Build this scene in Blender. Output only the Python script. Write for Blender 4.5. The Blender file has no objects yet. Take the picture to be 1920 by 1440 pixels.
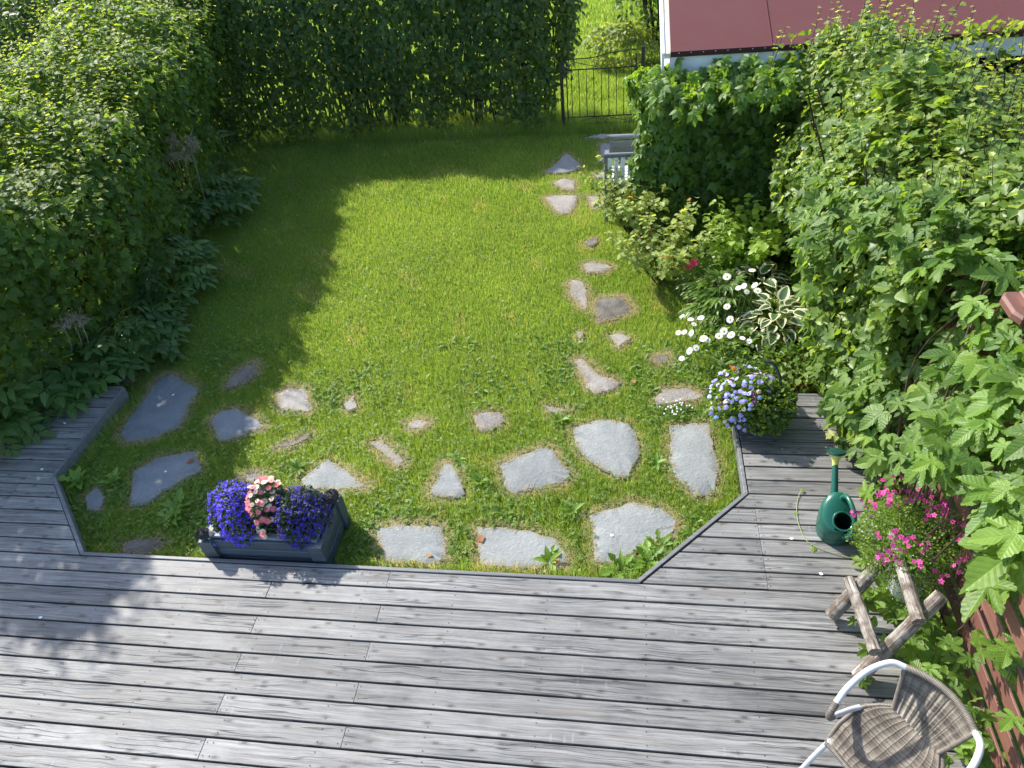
import bpy, bmesh, math, random
import numpy as np
from mathutils import Vector, Matrix

random.seed(11)
rng = np.random.default_rng(11)
scene = bpy.context.scene
COL = scene.collection
PI = math.pi
R = math.radians

# ------------------------------------------------------------------ camera
CAM_H = 4.0
FPX = 1340.0
PITCH, ROLL, YAW = 0.721901, -0.126754, -0.203954
_cy, _sy = math.cos(YAW), math.sin(YAW)
_fw0 = np.array([_sy, _cy, 0.0]); _rt0 = np.array([_cy, -_sy, 0.0]); _up0 = np.array([0, 0, 1.0])
FW = math.cos(PITCH) * _fw0 - math.sin(PITCH) * _up0
_up1 = math.cos(PITCH) * _up0 + math.sin(PITCH) * _fw0
RT = math.cos(ROLL) * _rt0 + math.sin(ROLL) * _up1
UP = math.cos(ROLL) * _up1 - math.sin(ROLL) * _rt0
CAMP = np.array([0.0, 0.0, CAM_H])

cam_d = bpy.data.cameras.new('camera')
cam = bpy.data.objects.new('camera', cam_d)
COL.objects.link(cam)
m = Matrix(((RT[0], UP[0], -FW[0], 0), (RT[1], UP[1], -FW[1], 0), (RT[2], UP[2], -FW[2], CAM_H), (0, 0, 0, 1)))
cam.matrix_world = m
cam_d.sensor_fit = 'HORIZONTAL'
cam_d.sensor_width = 36.0
cam_d.lens = FPX / 1920.0 * 36.0
cam_d.clip_start = 0.05
cam_d.clip_end = 500.0
scene.camera = cam

# ------------------------------------------------------------------ light
SUN_EL = R(38.5)
SUN_DIR = np.array([-0.80 * math.cos(SUN_EL), 0.60 * math.cos(SUN_EL), math.sin(SUN_EL)])   # towards the sun
world = bpy.data.worlds.new('World')
scene.world = world
world.use_nodes = True
nt = world.node_tree
nt.nodes.clear()
sky = nt.nodes.new('ShaderNodeTexSky')
sky.sky_type = 'NISHITA'
sky.sun_disc = False
sky.sun_elevation = SUN_EL
sky.sun_rotation = math.atan2(SUN_DIR[0], SUN_DIR[1])
sky.air_density = 1.0
sky.dust_density = 1.2
sky.ozone_density = 1.0
bg = nt.nodes.new('ShaderNodeBackground')
bg.inputs['Strength'].default_value = 0.15
wo = nt.nodes.new('ShaderNodeOutputWorld')
nt.links.new(sky.outputs[0], bg.inputs['Color'])
nt.links.new(bg.outputs[0], wo.inputs['Surface'])

sun_d = bpy.data.lights.new('sun', 'SUN')
sun_d.energy = 3.8
sun_d.angle = R(0.9)
sun_d.color = (1.0, 0.945, 0.86)
sun = bpy.data.objects.new('sun', sun_d)
COL.objects.link(sun)
sun.location = (-8, 6, 12)
sun.rotation_euler = Vector(-SUN_DIR).to_track_quat('-Z', 'Y').to_euler()

scene.view_settings.view_transform = 'Standard'
scene.view_settings.look = 'None'
scene.view_settings.exposure = 1.32
scene.view_settings.gamma = 1.0
scene.view_settings.use_curve_mapping = False
scene.render.engine = 'CYCLES'
scene.cycles.use_denoising = True
scene.cycles.max_bounces = 8
scene.cycles.diffuse_bounces = 4
scene.cycles.transmission_bounces = 4
scene.cycles.transparent_max_bounces = 4

GZ = -0.13          # lawn level; the deck surface is z = 0
DY0, DP = 2.5745, 0.12648   # a board gap every DP metres, counted from DY0


def at(px, py, z=GZ):
    """World point at height z that the photograph shows at (px, py)."""
    d = (px - 960.0) * RT - (py - 720.0) * UP + FPX * FW
    t = (z - CAM_H) / d[2]
    return CAMP + d * t


def proj(p):
    v = np.asarray(p, float) - CAMP
    dz = v @ FW
    return 960 + FPX * (v @ RT) / dz, 720 - FPX * (v @ UP) / dz, dz


# ------------------------------------------------------------------ objects and parts
def wl(o):
    v = Vector((0, 0, 0))
    while o is not None:
        v = v + o.location
        o = o.parent
    return v


def tag(o, label=None, cat=None, group=None, kind=None):
    if label: o['label'] = label
    if cat: o['category'] = cat
    if group: o['group'] = group
    if kind: o['kind'] = kind
    return o


def thing(name, label, cat, loc, group=None):
    o = bpy.data.objects.new(name, None)
    o.empty_display_size = 0.1
    COL.objects.link(o)
    o.location = Vector([float(v) for v in loc])
    return tag(o, label, cat, group)


def link(name, me, parent=None, kind=None):
    """Link a mesh whose vertices are in world space."""
    o = bpy.data.objects.new(name, me)
    COL.objects.link(o)
    if parent is not None:
        o.parent = parent
        o.location = -wl(parent)
    if kind: o['kind'] = kind
    return o


def recentre(o, loc):
    """Move a top-level mesh object's origin to loc."""
    loc = Vector([float(v) for v in loc])
    o.data.transform(Matrix.Translation(-loc))
    o.location = loc
    return o


def mesh_np(name, verts, tris, mats, rnd=None, lco=None, mat_idx=None, smooth=False, extra=None):
    me = bpy.data.meshes.new(name)
    nv, nf = len(verts), len(tris)
    k = tris.shape[1]
    me.vertices.add(nv)
    me.vertices.foreach_set('co', np.ascontiguousarray(verts, dtype=np.float32).ravel())
    me.loops.add(nf * k)
    me.loops.foreach_set('vertex_index', np.ascontiguousarray(tris, dtype=np.int32).ravel())
    me.polygons.add(nf)
    me.polygons.foreach_set('loop_start', np.arange(0, nf * k, k, dtype=np.int32))
    me.polygons.foreach_set('loop_total', np.full(nf, k, dtype=np.int32))
    if mat_idx is not None:
        me.polygons.foreach_set('material_index', np.ascontiguousarray(mat_idx, dtype=np.int32))
    if smooth:
        me.polygons.foreach_set('use_smooth', np.ones(nf, dtype=bool))
    for mt in (mats if isinstance(mats, (list, tuple)) else [mats]):
        me.materials.append(mt)
    if rnd is not None:
        a = me.attributes.new('rnd', 'FLOAT', 'POINT')
        a.data.foreach_set('value', np.ascontiguousarray(rnd, dtype=np.float32))
    if lco is not None:
        a = me.attributes.new('lco', 'FLOAT_VECTOR', 'POINT')
        a.data.foreach_set('vector', np.ascontiguousarray(lco, dtype=np.float32).ravel())
    for nm, arr in (extra or {}).items():
        a = me.attributes.new(nm, 'FLOAT', 'POINT')
        a.data.foreach_set('value', np.ascontiguousarray(arr, dtype=np.float32))
    me.update(calc_edges=True)
    return me


class MB:
    """Collects polygons; build() makes one mesh object of them."""
    def __init__(self):
        self.v, self.f, self.mi, self.m = [], [], [], 0

    def add(self, vs, fs):
        o = len(self.v)
        self.v += [tuple(float(c) for c in p) for p in vs]
        self.f += [tuple(i + o for i in f) for f in fs]
        self.mi += [self.m] * len(fs)
        return self

    def box(self, x0, y0, z0, x1, y1, z1, ch=0.0):
        pts = [(x0, y0), (x1, y0), (x1, y1), (x0, y1)]
        return self.slab(pts, z0, z1, ch)

    def slab(self, pts, z0, z1, ch=0.0, M=None):
        """A convex CCW outline between two heights with a chamfer round its top."""
        n = len(pts)
        P = [Vector((p[0], p[1])) for p in pts]
        vs = [(p.x, p.y, z0) for p in P]
        fs = []
        if ch > 0:
            ins = []
            for i in range(n):
                a, b, c = P[i - 1], P[i], P[(i + 1) % n]
                d1 = (b - a).normalized(); d2 = (c - b).normalized()
                n1 = Vector((-d1.y, d1.x)); n2 = Vector((-d2.y, d2.x))
                k = n1 + n2
                q = k / max(0.2, 1 + n1.dot(n2))
                ins.append(b + q * ch)
            vs += [(p.x, p.y, z1 - ch) for p in P] + [(p.x, p.y, z1) for p in ins]
            for i in range(n):
                j = (i + 1) % n
                fs += [(i, j, n + j, n + i), (n + i, n + j, 2 * n + j, 2 * n + i)]
            fs += [tuple(range(2 * n, 3 * n)), tuple(range(n - 1, -1, -1))]
        else:
            vs += [(p.x, p.y, z1) for p in P]
            for i in range(n):
                j = (i + 1) % n
                fs.append((i, j, n + j, n + i))
            fs += [tuple(range(n, 2 * n)), tuple(range(n - 1, -1, -1))]
        if M is not None:
            vs = [M @ Vector(v) for v in vs]
        return self.add(vs, fs)

    def beam(self, a, b, w, h, up=(0, 0, 1), ch=0.003):
        """A chamfered bar of section w x h from a to b."""
        a, b = Vector(a), Vector(b)
        d = (b - a).normalized()
        s = d.cross(Vector(up)).normalized()
        u = s.cross(d)
        c = min(ch, w * .3, h * .3)
        sec = [(-w/2+c, -h/2), (w/2-c, -h/2), (w/2, -h/2+c), (w/2, h/2-c), (w/2-c, h/2), (-w/2+c, h/2), (-w/2, h/2-c), (-w/2, -h/2+c)]
        vs = [a + s * x + u * y for x, y in sec] + [b + s * x + u * y for x, y in sec]
        fs = [(i, (i + 1) % 8, 8 + (i + 1) % 8, 8 + i) for i in range(8)] + [tuple(range(7, -1, -1)), tuple(range(8, 16))]
        return self.add(vs, fs)

    def tube(self, pts, r, n=6, caps=True, jitter=0.0):
        pts = [Vector(p) for p in pts]
        rr = r if isinstance(r, (list, tuple)) else [r] * len(pts)
        vs, fs = [], []
        prev = None
        for i, p in enumerate(pts):
            d = (pts[min(i + 1, len(pts) - 1)] - pts[max(i - 1, 0)]).normalized()
            if prev is None:
                s = d.orthogonal().normalized()
            else:
                s = (prev - d * prev.dot(d))
                s = s.normalized() if s.length > 1e-6 else d.orthogonal().normalized()
            prev = s
            u = d.cross(s)
            for k in range(n):
                a = 2 * PI * k / n
                q = rr[i] * (1 + (random.uniform(-jitter, jitter) if jitter else 0))
                vs.append(p + s * (math.cos(a) * q) + u * (math.sin(a) * q))
        for i in range(len(pts) - 1):
            for k in range(n):
                k2 = (k + 1) % n
                fs.append((i * n + k, i * n + k2, (i + 1) * n + k2, (i + 1) * n + k))
        if caps:
            fs += [tuple(range(n - 1, -1, -1)), tuple(range((len(pts) - 1) * n, len(pts) * n))]
        return self.add(vs, fs)

    def loft(self, rings, close=(True, True)):
        n = len(rings[0])
        vs = [p for r in rings for p in r]
        fs = []
        for i in range(len(rings) - 1):
            for k in range(n):
                k2 = (k + 1) % n
                fs.append((i * n + k, i * n + k2, (i + 1) * n + k2, (i + 1) * n + k))
        if close[0]: fs.append(tuple(range(n - 1, -1, -1)))
        if close[1]: fs.append(tuple(range((len(rings) - 1) * n, len(rings) * n)))
        return self.add(vs, fs)

    def lathe(self, c, prof, n=24, close=(True, False)):
        rings = [[(c[0] + r * math.cos(2 * PI * k / n), c[1] + r * math.sin(2 * PI * k / n), c[2] + z) for k in range(n)] for r, z in prof]
        return self.loft(rings, close)

    def ball(self, c, rx, ry, rz, nu=12, nv=8, bump=0.0):
        rings = []
        for i in range(1, nv):
            t = PI * i / nv
            ring = []
            for k in range(nu):
                a = 2 * PI * k / nu
                q = 1 + random.uniform(-bump, bump)
                ring.append((c[0] + rx * q * math.sin(t) * math.cos(a), c[1] + ry * q * math.sin(t) * math.sin(a), c[2] - rz * q * math.cos(t)))
            rings.append(ring)
        return self.loft(rings)

    def mesh(self, name, mats, smooth=False):
        me = bpy.data.meshes.new(name)
        me.from_pydata(self.v, [], self.f)
        for mt in (mats if isinstance(mats, (list, tuple)) else [mats]):
            me.materials.append(mt)
        if len(set(self.mi)) > 1:
            me.polygons.foreach_set('material_index', self.mi)
        if smooth:
            me.polygons.foreach_set('use_smooth', [True] * len(me.polygons))
            try:
                me.set_sharp_from_angle(angle=R(38))
            except Exception:
                pass
        me.update()
        return me

    def build(self, name, mats, parent=None, smooth=False, kind=None):
        return link(name, self.mesh(name, mats, smooth), parent, kind)


def smooth_path(pts, n=8):
    """Catmull-Rom through the points."""
    P = [Vector(p) for p in pts]
    P = [P[0] * 2 - P[1]] + P + [P[-1] * 2 - P[-2]]
    out = []
    for i in range(1, len(P) - 2):
        for k in range(n):
            t = k / n
            a, b, c, d = P[i - 1], P[i], P[i + 1], P[i + 2]
            out.append(0.5 * ((2 * b) + (c - a) * t + (2 * a - 5 * b + 4 * c - d) * t * t + (3 * b - a - 3 * c + d) * t ** 3))
    out.append(P[-2])
    return out


_K = [(np.random.default_rng(99 + i).normal(size=(14, 3)), np.random.default_rng(199 + i).uniform(0, 6.28, 14)) for i in range(8)]


def nz(p, freq=1.0, seed=0):
    """Smooth pseudo-noise of points (n,3), roughly -1..1."""
    k, ph = _K[seed % 8]
    p = np.asarray(p, float)
    return np.sin(p @ (k.T * freq * 2.2) + ph).sum(axis=1) / 5.2


# ------------------------------------------------------------------ materials
class NT:
    def __init__(self, name):
        self.m = bpy.data.materials.new(name)
        self.m.use_nodes = True
        self.t = self.m.node_tree
        self.t.nodes.clear()
        self.out = self.t.nodes.new('ShaderNodeOutputMaterial')

    def n(self, typ, **kw):
        nd = self.t.nodes.new(typ)
        for k, v in kw.items():
            if k in nd.inputs.keys() if isinstance(k, str) else False:
                pass
            setattr(nd, k, v)
        return nd

    def l(self, a, b):
        self.t.links.new(a, b)

    def val(self, sock, v):
        if hasattr(v, 'is_output'):
            self.l(v, sock)
        else:
            sock.default_value = v

    def math(self, op, a, b=None, c=None, clamp=False):
        nd = self.n('ShaderNodeMath', operation=op, use_clamp=clamp)
        self.val(nd.inputs[0], a)
        if b is not None: self.val(nd.inputs[1], b)
        if c is not None: self.val(nd.inputs[2], c)
        return nd.outputs[0]

    def vmath(self, op, a, b):
        nd = self.n('ShaderNodeVectorMath', operation=op)
        self.val(nd.inputs[0], a)
        self.val(nd.inputs[1], b)
        return nd.outputs[0]

    def mix(self, f, a, b, mode='MIX'):
        nd = self.n('ShaderNodeMix', data_type='RGBA', blend_type=mode)
        self.val(nd.inputs[0], f)
        for s, v in ((nd.inputs[6], a), (nd.inputs[7], b)):
            self.val(s, v if hasattr(v, 'is_output') else (*v[:3], 1.0))
        return nd.outputs[2]

    def ramp(self, f, stops, interp='LINEAR'):
        nd = self.n('ShaderNodeValToRGB')
        cr = nd.color_ramp
        cr.interpolation = interp
        while len(cr.elements) < len(stops):
            cr.elements.new(0.5)
        for e, (p, c) in zip(cr.elements, stops):
            e.position = p
            e.color = (c, c, c, 1) if isinstance(c, (int, float)) else (*c[:3], 1)
        self.val(nd.inputs[0], f)
        return nd.outputs[0]

    def noise(self, vec, scale, detail=4, rough=0.55, dist=0.0):
        nd = self.n('ShaderNodeTexNoise')
        if vec is not None: self.l(vec, nd.inputs['Vector'])
        nd.inputs['Scale'].default_value = scale
        nd.inputs['Detail'].default_value = detail
        nd.inputs['Roughness'].default_value = rough
        nd.inputs['Distortion'].default_value = dist
        return nd.outputs[0]

    def voronoi(self, vec, scale, feature='F1', rnd=1.0, dim='3D'):
        nd = self.n('ShaderNodeTexVoronoi', feature=feature, voronoi_dimensions=dim)
        if vec is not None: self.l(vec, nd.inputs['Vector'])
        nd.inputs['Scale'].default_value = scale
        nd.inputs['Randomness'].default_value = rnd
        return nd

    def mapping(self, vec, scale=(1, 1, 1), loc=None):
        v = self.vmath('MULTIPLY', vec, tuple(scale))
        if loc is not None:
            v = self.vmath('ADD', v, loc)
        return v

    def coord(self, which='Object'):
        return self.n('ShaderNodeTexCoord').outputs[which]

    def attr(self, name, out='Fac'):
        return self.n('ShaderNodeAttribute', attribute_name=name).outputs[out]

    def objrnd(self):
        return self.n('ShaderNodeObjectInfo').outputs['Random']

    def bump(self, h, strength=0.3, dist=0.01):
        nd = self.n('ShaderNodeBump')
        nd.inputs['Strength'].default_value = strength
        nd.inputs['Distance'].default_value = dist
        self.l(h, nd.inputs['Height'])
        return nd.outputs[0]

    def princ(self, col, rough=0.6, spec=0.5, normal=None, metal=0.0, **kw):
        nd = self.n('ShaderNodeBsdfPrincipled')
        self.val(nd.inputs['Base Color'], col if hasattr(col, 'is_output') else (*col[:3], 1))
        self.val(nd.inputs['Roughness'], rough)
        self.val(nd.inputs['Specular IOR Level'], spec)
        self.val(nd.inputs['Metallic'], metal)
        if normal is not None: self.l(normal, nd.inputs['Normal'])
        return nd

    def done(self, sh):
        self.l(sh.outputs[0] if hasattr(sh, 'outputs') else sh, self.out.inputs['Surface'])
        return self.m


def mat_plain(name, col, rough=0.5, spec=0.5, var=0.12, scale=8.0, bump=0.0, metal=0.0):
    t = NT(name)
    co = t.coord()
    n1 = t.noise(co, scale, 5)
    f = t.math('MULTIPLY_ADD', n1, 2 * var, 1 - var)
    f2 = t.math('MULTIPLY_ADD', t.objrnd(), var, 1 - var / 2)
    c = t.mix(1.0, col, t.math('MULTIPLY', f, f2), 'MULTIPLY')
    nrm = t.bump(t.noise(co, scale * 6, 4), bump, 0.004) if bump else None
    return t.done(t.princ(c, t.math('MULTIPLY_ADD', n1, 0.2, rough - 0.1), spec, nrm, metal))


def mat_deck():
    t = NT('weathered_deck_wood')
    co = t.coord()
    r = t.objrnd()
    off = t.n('ShaderNodeCombineXYZ')
    t.l(t.math('MULTIPLY', r, 37.0), off.inputs[0]); t.l(t.math('MULTIPLY', r, 53.0), off.inputs[1]); t.l(t.math('MULTIPLY', r, 11.0), off.inputs[2])
    p = t.vmath('ADD', co, off.outputs[0])
    warp = t.noise(t.mapping(p, (2.2, 6, 6)), 1.0, 3)
    pw = t.n('ShaderNodeCombineXYZ')
    sp = t.n('ShaderNodeSeparateXYZ'); t.l(p, sp.inputs[0])
    t.l(sp.outputs[0], pw.inputs[0])
    t.l(t.math('MULTIPLY_ADD', warp, 0.055, sp.outputs[1]), pw.inputs[1])
    t.l(sp.outputs[2], pw.inputs[2])
    g1 = t.noise(t.mapping(pw.outputs[0], (1.5, 60, 20)), 1.0, 5, 0.6)
    g2 = t.noise(t.mapping(pw.outputs[0], (5.0, 240, 40)), 1.0, 3, 0.6)
    grain = t.math('ADD', t.math('MULTIPLY', g1, 0.65), t.math('MULTIPLY', g2, 0.35))
    base = t.ramp(grain, [(0.30, (0.036, 0.035, 0.034)), (0.42, (0.116, 0.115, 0.112)), (0.54, (0.182, 0.180, 0.174)), (0.68, (0.280, 0.275, 0.264))])
    # blotches of stain and pale wear
    blot = t.noise(t.mapping(p, (2.5, 7, 5)), 1.0, 4, 0.6)
    base = t.mix(t.ramp(blot, [(0.34, 0.9), (0.56, 0.0)]), base, t.mix(1.0, base, (0.68, 0.69, 0.71), 'MULTIPLY'))
    warmn = t.noise(t.mapping(p, (1.1, 9, 5)), 1.7, 3)
    base = t.mix(t.ramp(t.noise(t.mapping(p, (1.6, 3.5, 5)), 1.0, 5, 0.7), [(0.52, 0.0), (0.70, 0.5)]), base, (0.27, 0.268, 0.262))
    base = t.mix(t.ramp(warmn, [(0.60, 0.0), (0.76, 0.35)]), base, (0.20, 0.17, 0.135))
    # knots
    kv = t.voronoi(t.mapping(p, (5.0, 13.0, 1.0)), 1.0, dim='2D')
    kd = kv.outputs['Distance']
    csel = t.n('ShaderNodeSeparateColor'); t.l(kv.outputs['Color'], csel.inputs[0])
    on = t.math('GREATER_THAN', csel.outputs[0], 0.50)
    kring = t.ramp(kd, [(0.03, 0.95), (0.085, 0.8), (0.115, 0.15), (0.14, 0.4), (0.20, 0.0)])
    knot = t.math('MULTIPLY', kring, on)
    base = t.mix(knot, base, (0.070, 0.064, 0.060))
    # saw marks / chips across the grain
    sv = t.voronoi(t.mapping(p, (14.0, 3.6, 1.0)), 1.0, dim='2D')
    ss = t.n('ShaderNodeSeparateColor'); t.l(sv.outputs['Color'], ss.inputs[0])
    chip = t.math('MULTIPLY', t.math('LESS_THAN', sv.outputs['Distance'], 0.10), t.math('GREATER_THAN', ss.outputs[1], 0.90))
    base = t.mix(t.math('MULTIPLY', chip, 0.22), base, (0.30, 0.295, 0.285))
    # cracks along the grain
    cn = t.noise(t.mapping(pw.outputs[0], (0.7, 26, 5)), 1.0, 2)
    crack = t.ramp(t.math('ABSOLUTE', t.math('SUBTRACT', cn, 0.5)), [(0.0, 1.0), (0.017, 0.0)])
    cgate = t.ramp(t.noise(t.mapping(p, (1.6, 5, 3)), 1.0, 2), [(0.47, 0.0), (0.55, 1.0)])
    crack = t.math('MULTIPLY', crack, cgate)
    base = t.mix(t.math('MULTIPLY', crack, 0.85), base, (0.035, 0.035, 0.038))
    tone = t.math('MULTIPLY_ADD', r, 0.36, 0.84)
    base = t.mix(1.0, base, tone, 'MULTIPLY')
    h = t.math('SUBTRACT', t.math('ADD', grain, t.math('MULTIPLY', knot, 0.3)), crack)
    rough = t.math('MULTIPLY_ADD', g1, 0.25, 0.48)
    return t.done(t.princ(base, rough, 0.42, t.bump(h, 0.55, 0.006)))


def mat_paintwood(name, col, rough=0.6, wear=0.25, axis=(1.5, 30, 30)):
    t = NT(name)
    co = t.coord()
    r = t.objrnd()
    p = t.vmath('ADD', co, t.n('ShaderNodeCombineXYZ').outputs[0])
    g = t.noise(t.mapping(p, axis), 1.0, 5, 0.6)
    big = t.noise(co, 5.0, 4)
    c = t.mix(1.0, col, t.math('MULTIPLY_ADD', g, 0.9, 0.55), 'MULTIPLY')
    c = t.mix(t.math('MULTIPLY', t.ramp(t.math('ADD', t.math('MULTIPLY', big, 0.5), t.math('MULTIPLY', g, 0.5)), [(0.52, 0.0), (0.68, 1.0)]), wear), c, tuple(min(1, k * 2.2 + 0.06) for k in col))
    c = t.mix(1.0, c, t.math('MULTIPLY_ADD', r, 0.3, 0.85), 'MULTIPLY')
    return t.done(t.princ(c, rough, 0.4, t.bump(g, 0.4, 0.004)))


def mat_stone(name, a, b, speck=0.25, relief=0.5, scale=1.0):
    t = NT(name)
    co = t.coord()
    r = t.objrnd()
    off = t.n('ShaderNodeCombineXYZ')
    for i in range(3): t.l(t.math('MULTIPLY', r, 17.0 + 9 * i), off.inputs[i])
    p = t.vmath('ADD', co, off.outputs[0])
    n1 = t.noise(p, 3.5 * scale, 6, 0.6, 0.6)
    n2 = t.noise(t.mapping(p, (1, 1.6, 1)), 38 * scale, 5, 0.65)
    n3 = t.noise(p, 160 * scale, 3, 0.6)
    c = t.mix(t.ramp(n1, [(0.32, 0.0), (0.68, 1.0)]), a, b)
    c = t.mix(t.ramp(n3, [(0.35, speck), (0.52, 0.0)]), c, tuple(k * 0.45 for k in a))
    c = t.mix(t.ramp(n2, [(0.55, 0.0), (0.72, 0.5)]), c, tuple(min(1, k * 1.35) for k in b))
    stain = t.noise(p, 9 * scale, 5, 0.7)
    c = t.mix(t.ramp(stain, [(0.62, 0.0), (0.75, 0.55)]), c, (0.10, 0.095, 0.08))
    c = t.mix(1.0, c, t.math('MULTIPLY_ADD', r, 0.3, 0.85), 'MULTIPLY')
    h = t.math('ADD', t.math('MULTIPLY', n2, 0.8), t.math('ADD', t.math('MULTIPLY', n1, 1.6), t.math('MULTIPLY', n3, 0.25)))
    return t.done(t.princ(c, 0.72, 0.35, t.bump(h, relief, 0.012)))


def mat_leaf(name, dark, light, young=None, trans=0.35, rough=0.42, spec=0.45, tcol=None, veins=None, margin=None, autumn=None):
    """rnd: 0..1 tone of the leaf, above 1 a young (or turning) leaf; lco: where on the leaf."""
    t = NT(name)
    rnd = t.attr('rnd')
    geo = t.coord()
    ob = t.objrnd()
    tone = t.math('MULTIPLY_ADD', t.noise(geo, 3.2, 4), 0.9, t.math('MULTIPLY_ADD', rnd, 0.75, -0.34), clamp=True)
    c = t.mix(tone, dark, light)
    if young is not None:
        c = t.mix(t.math('SUBTRACT', rnd, 1.0, clamp=True), c, young)
    if autumn is not None:
        c = t.mix(t.math('SUBTRACT', rnd, 2.0, clamp=True), c, autumn)
    nrm = None
    if veins:
        lco = t.attr('lco', 'Vector')
        s = t.n('ShaderNodeSeparateXYZ'); t.l(lco, s.inputs[0])
        ax = t.math('ABSOLUTE', s.outputs[0])
        y = s.outputs[1]
        if veins == 'palm':
            d = ax
            for ang in (52, 108):
                ca, sa = math.cos(R(ang)), math.sin(R(ang))
                # distance to a ray at ang from +y
                along = t.math('ADD', t.math('MULTIPLY', ax, sa), t.math('MULTIPLY', y, ca))
                perp = t.math('ABSOLUTE', t.math('SUBTRACT', t.math('MULTIPLY', ax, ca), t.math('MULTIPLY', y, sa)))
                perp = t.math('ADD', perp, t.math('MULTIPLY', t.math('LESS_THAN', along, 0.0), 1.0))
                d = t.math('MINIMUM', d, perp)
            main = t.ramp(d, [(0.0, 1.0), (0.022, 0.0)])
            rr = t.math('SQRT', t.math('ADD', t.math('MULTIPLY', ax, ax), t.math('MULTIPLY', y, y)))
            sec = t.math('ABSOLUTE', t.math('SUBTRACT', t.math('FRACT', t.math('MULTIPLY', t.math('SUBTRACT', rr, t.math('MULTIPLY', d, 1.1)), 8.0)), 0.5))
            secv = t.ramp(sec, [(0.0, 1.0), (0.16, 0.0)])
            v = t.math('MAXIMUM', main, t.math('MULTIPLY', secv, 0.45))
            hgt = t.math('SUBTRACT', t.math('MULTIPLY', sec, 1.0), t.math('MULTIPLY', main, 0.8))
        else:
            main = t.ramp(ax, [(0.0, 1.0), (0.02, 0.0)])
            sec = t.math('ABSOLUTE', t.math('SUBTRACT', t.math('FRACT', t.math('MULTIPLY', t.math('SUBTRACT', y, t.math('MULTIPLY', ax, 0.9)), 7.0)), 0.5))
            v = t.math('MAXIMUM', main, t.math('MULTIPLY', t.ramp(sec, [(0.0, 1.0), (0.12, 0.0)]), 0.3))
            hgt = sec
        c = t.mix(t.math('MULTIPLY', v, 0.32), c, tuple(min(1.0, k * 1.5 + 0.03) for k in light))
        nrm = t.bump(hgt, 0.25, 0.01)
    if margin is not None:
        lco2 = t.attr('edge')
        c = t.mix(t.ramp(t.math('ADD', lco2, t.math('MULTIPLY_ADD', t.noise(geo, 40, 2), 0.5, -0.25)), [(0.55, 0.0), (0.66, 1.0)]), c, margin)
    c = t.mix(1.0, c, t.math('MULTIPLY_ADD', ob, 0.3, 0.85), 'MULTIPLY')
    pr = t.princ(c, rough, spec, nrm)
    tr = t.n('ShaderNodeBsdfTranslucent')
    tc = t.mix(1.0, c, tcol or (2.7, 2.3, 0.9), 'MULTIPLY')
    t.l(tc, tr.inputs['Color'])
    if nrm is not None: t.l(nrm, tr.inputs['Normal'])
    mx = t.n('ShaderNodeMixShader')
    mx.inputs[0].default_value = trans
    t.l(pr.outputs[0], mx.inputs[1]); t.l(tr.outputs[0], mx.inputs[2])
    return t.done(mx)


def mat_grass(name, dark, light, dry):
    t = NT(name)
    rnd = t.attr('rnd')
    dr = t.attr('dry')
    geo = t.coord()
    big = t.noise(geo, 0.9, 4, 0.6)
    tone = t.math('MULTIPLY_ADD', big, 0.9, t.math('MULTIPLY_ADD', rnd, 0.7, -0.3), clamp=True)
    c = t.mix(tone, dark, light)
    c = t.mix(dr, c, dry)
    pr = t.princ(c, 0.5, 0.35)
    tr = t.n('ShaderNodeBsdfTranslucent')
    t.l(t.mix(1.0, c, (2.1, 1.8, 0.9), 'MULTIPLY'), tr.inputs['Color'])
    mx = t.n('ShaderNodeMixShader')
    mx.inputs[0].default_value = 0.5
    t.l(pr.outputs[0], mx.inputs[1]); t.l(tr.outputs[0], mx.inputs[2])
    return t.done(mx)


def mat_ground():
    t = NT('lawn_soil')
    co = t.coord()
    n1 = t.noise(co, 1.3, 5, 0.6)
    n2 = t.noise(co, 28, 5, 0.7)
    c = t.mix(t.ramp(n2, [(0.35, 0.0), (0.65, 1.0)]), (0.070, 0.115, 0.014), (0.150, 0.225, 0.030))
    c = t.mix(t.ramp(n1, [(0.5, 0.0), (0.75, 0.5)]), c, (0.085, 0.085, 0.03))
    return t.done(t.princ(c, 0.9, 0.1, t.bump(n2, 0.8, 0.02)))


def mat_felt():
    t = NT('red_roofing_felt')
    co = t.coord()
    n1 = t.noise(co, 420, 3, 0.7)
    n2 = t.noise(co, 2.0, 4, 0.6)
    sp = t.voronoi(co, 300)
    c = t.mix(t.ramp(n1, [(0.32, 0.0), (0.68, 1.0)]), (0.070, 0.022, 0.022), (0.160, 0.057, 0.056))
    c = t.mix(t.ramp(n2, [(0.35, 0.0), (0.7, 0.35)]), c, (0.13, 0.056, 0.056))
    c = t.mix(t.math('MULTIPLY', t.math('LESS_THAN', sp.outputs['Distance'], 0.16), 0.35), c, (0.30, 0.20, 0.19))
    return t.done(t.princ(c, 0.9, 0.2, t.bump(n1, 0.5, 0.004)))


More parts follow.
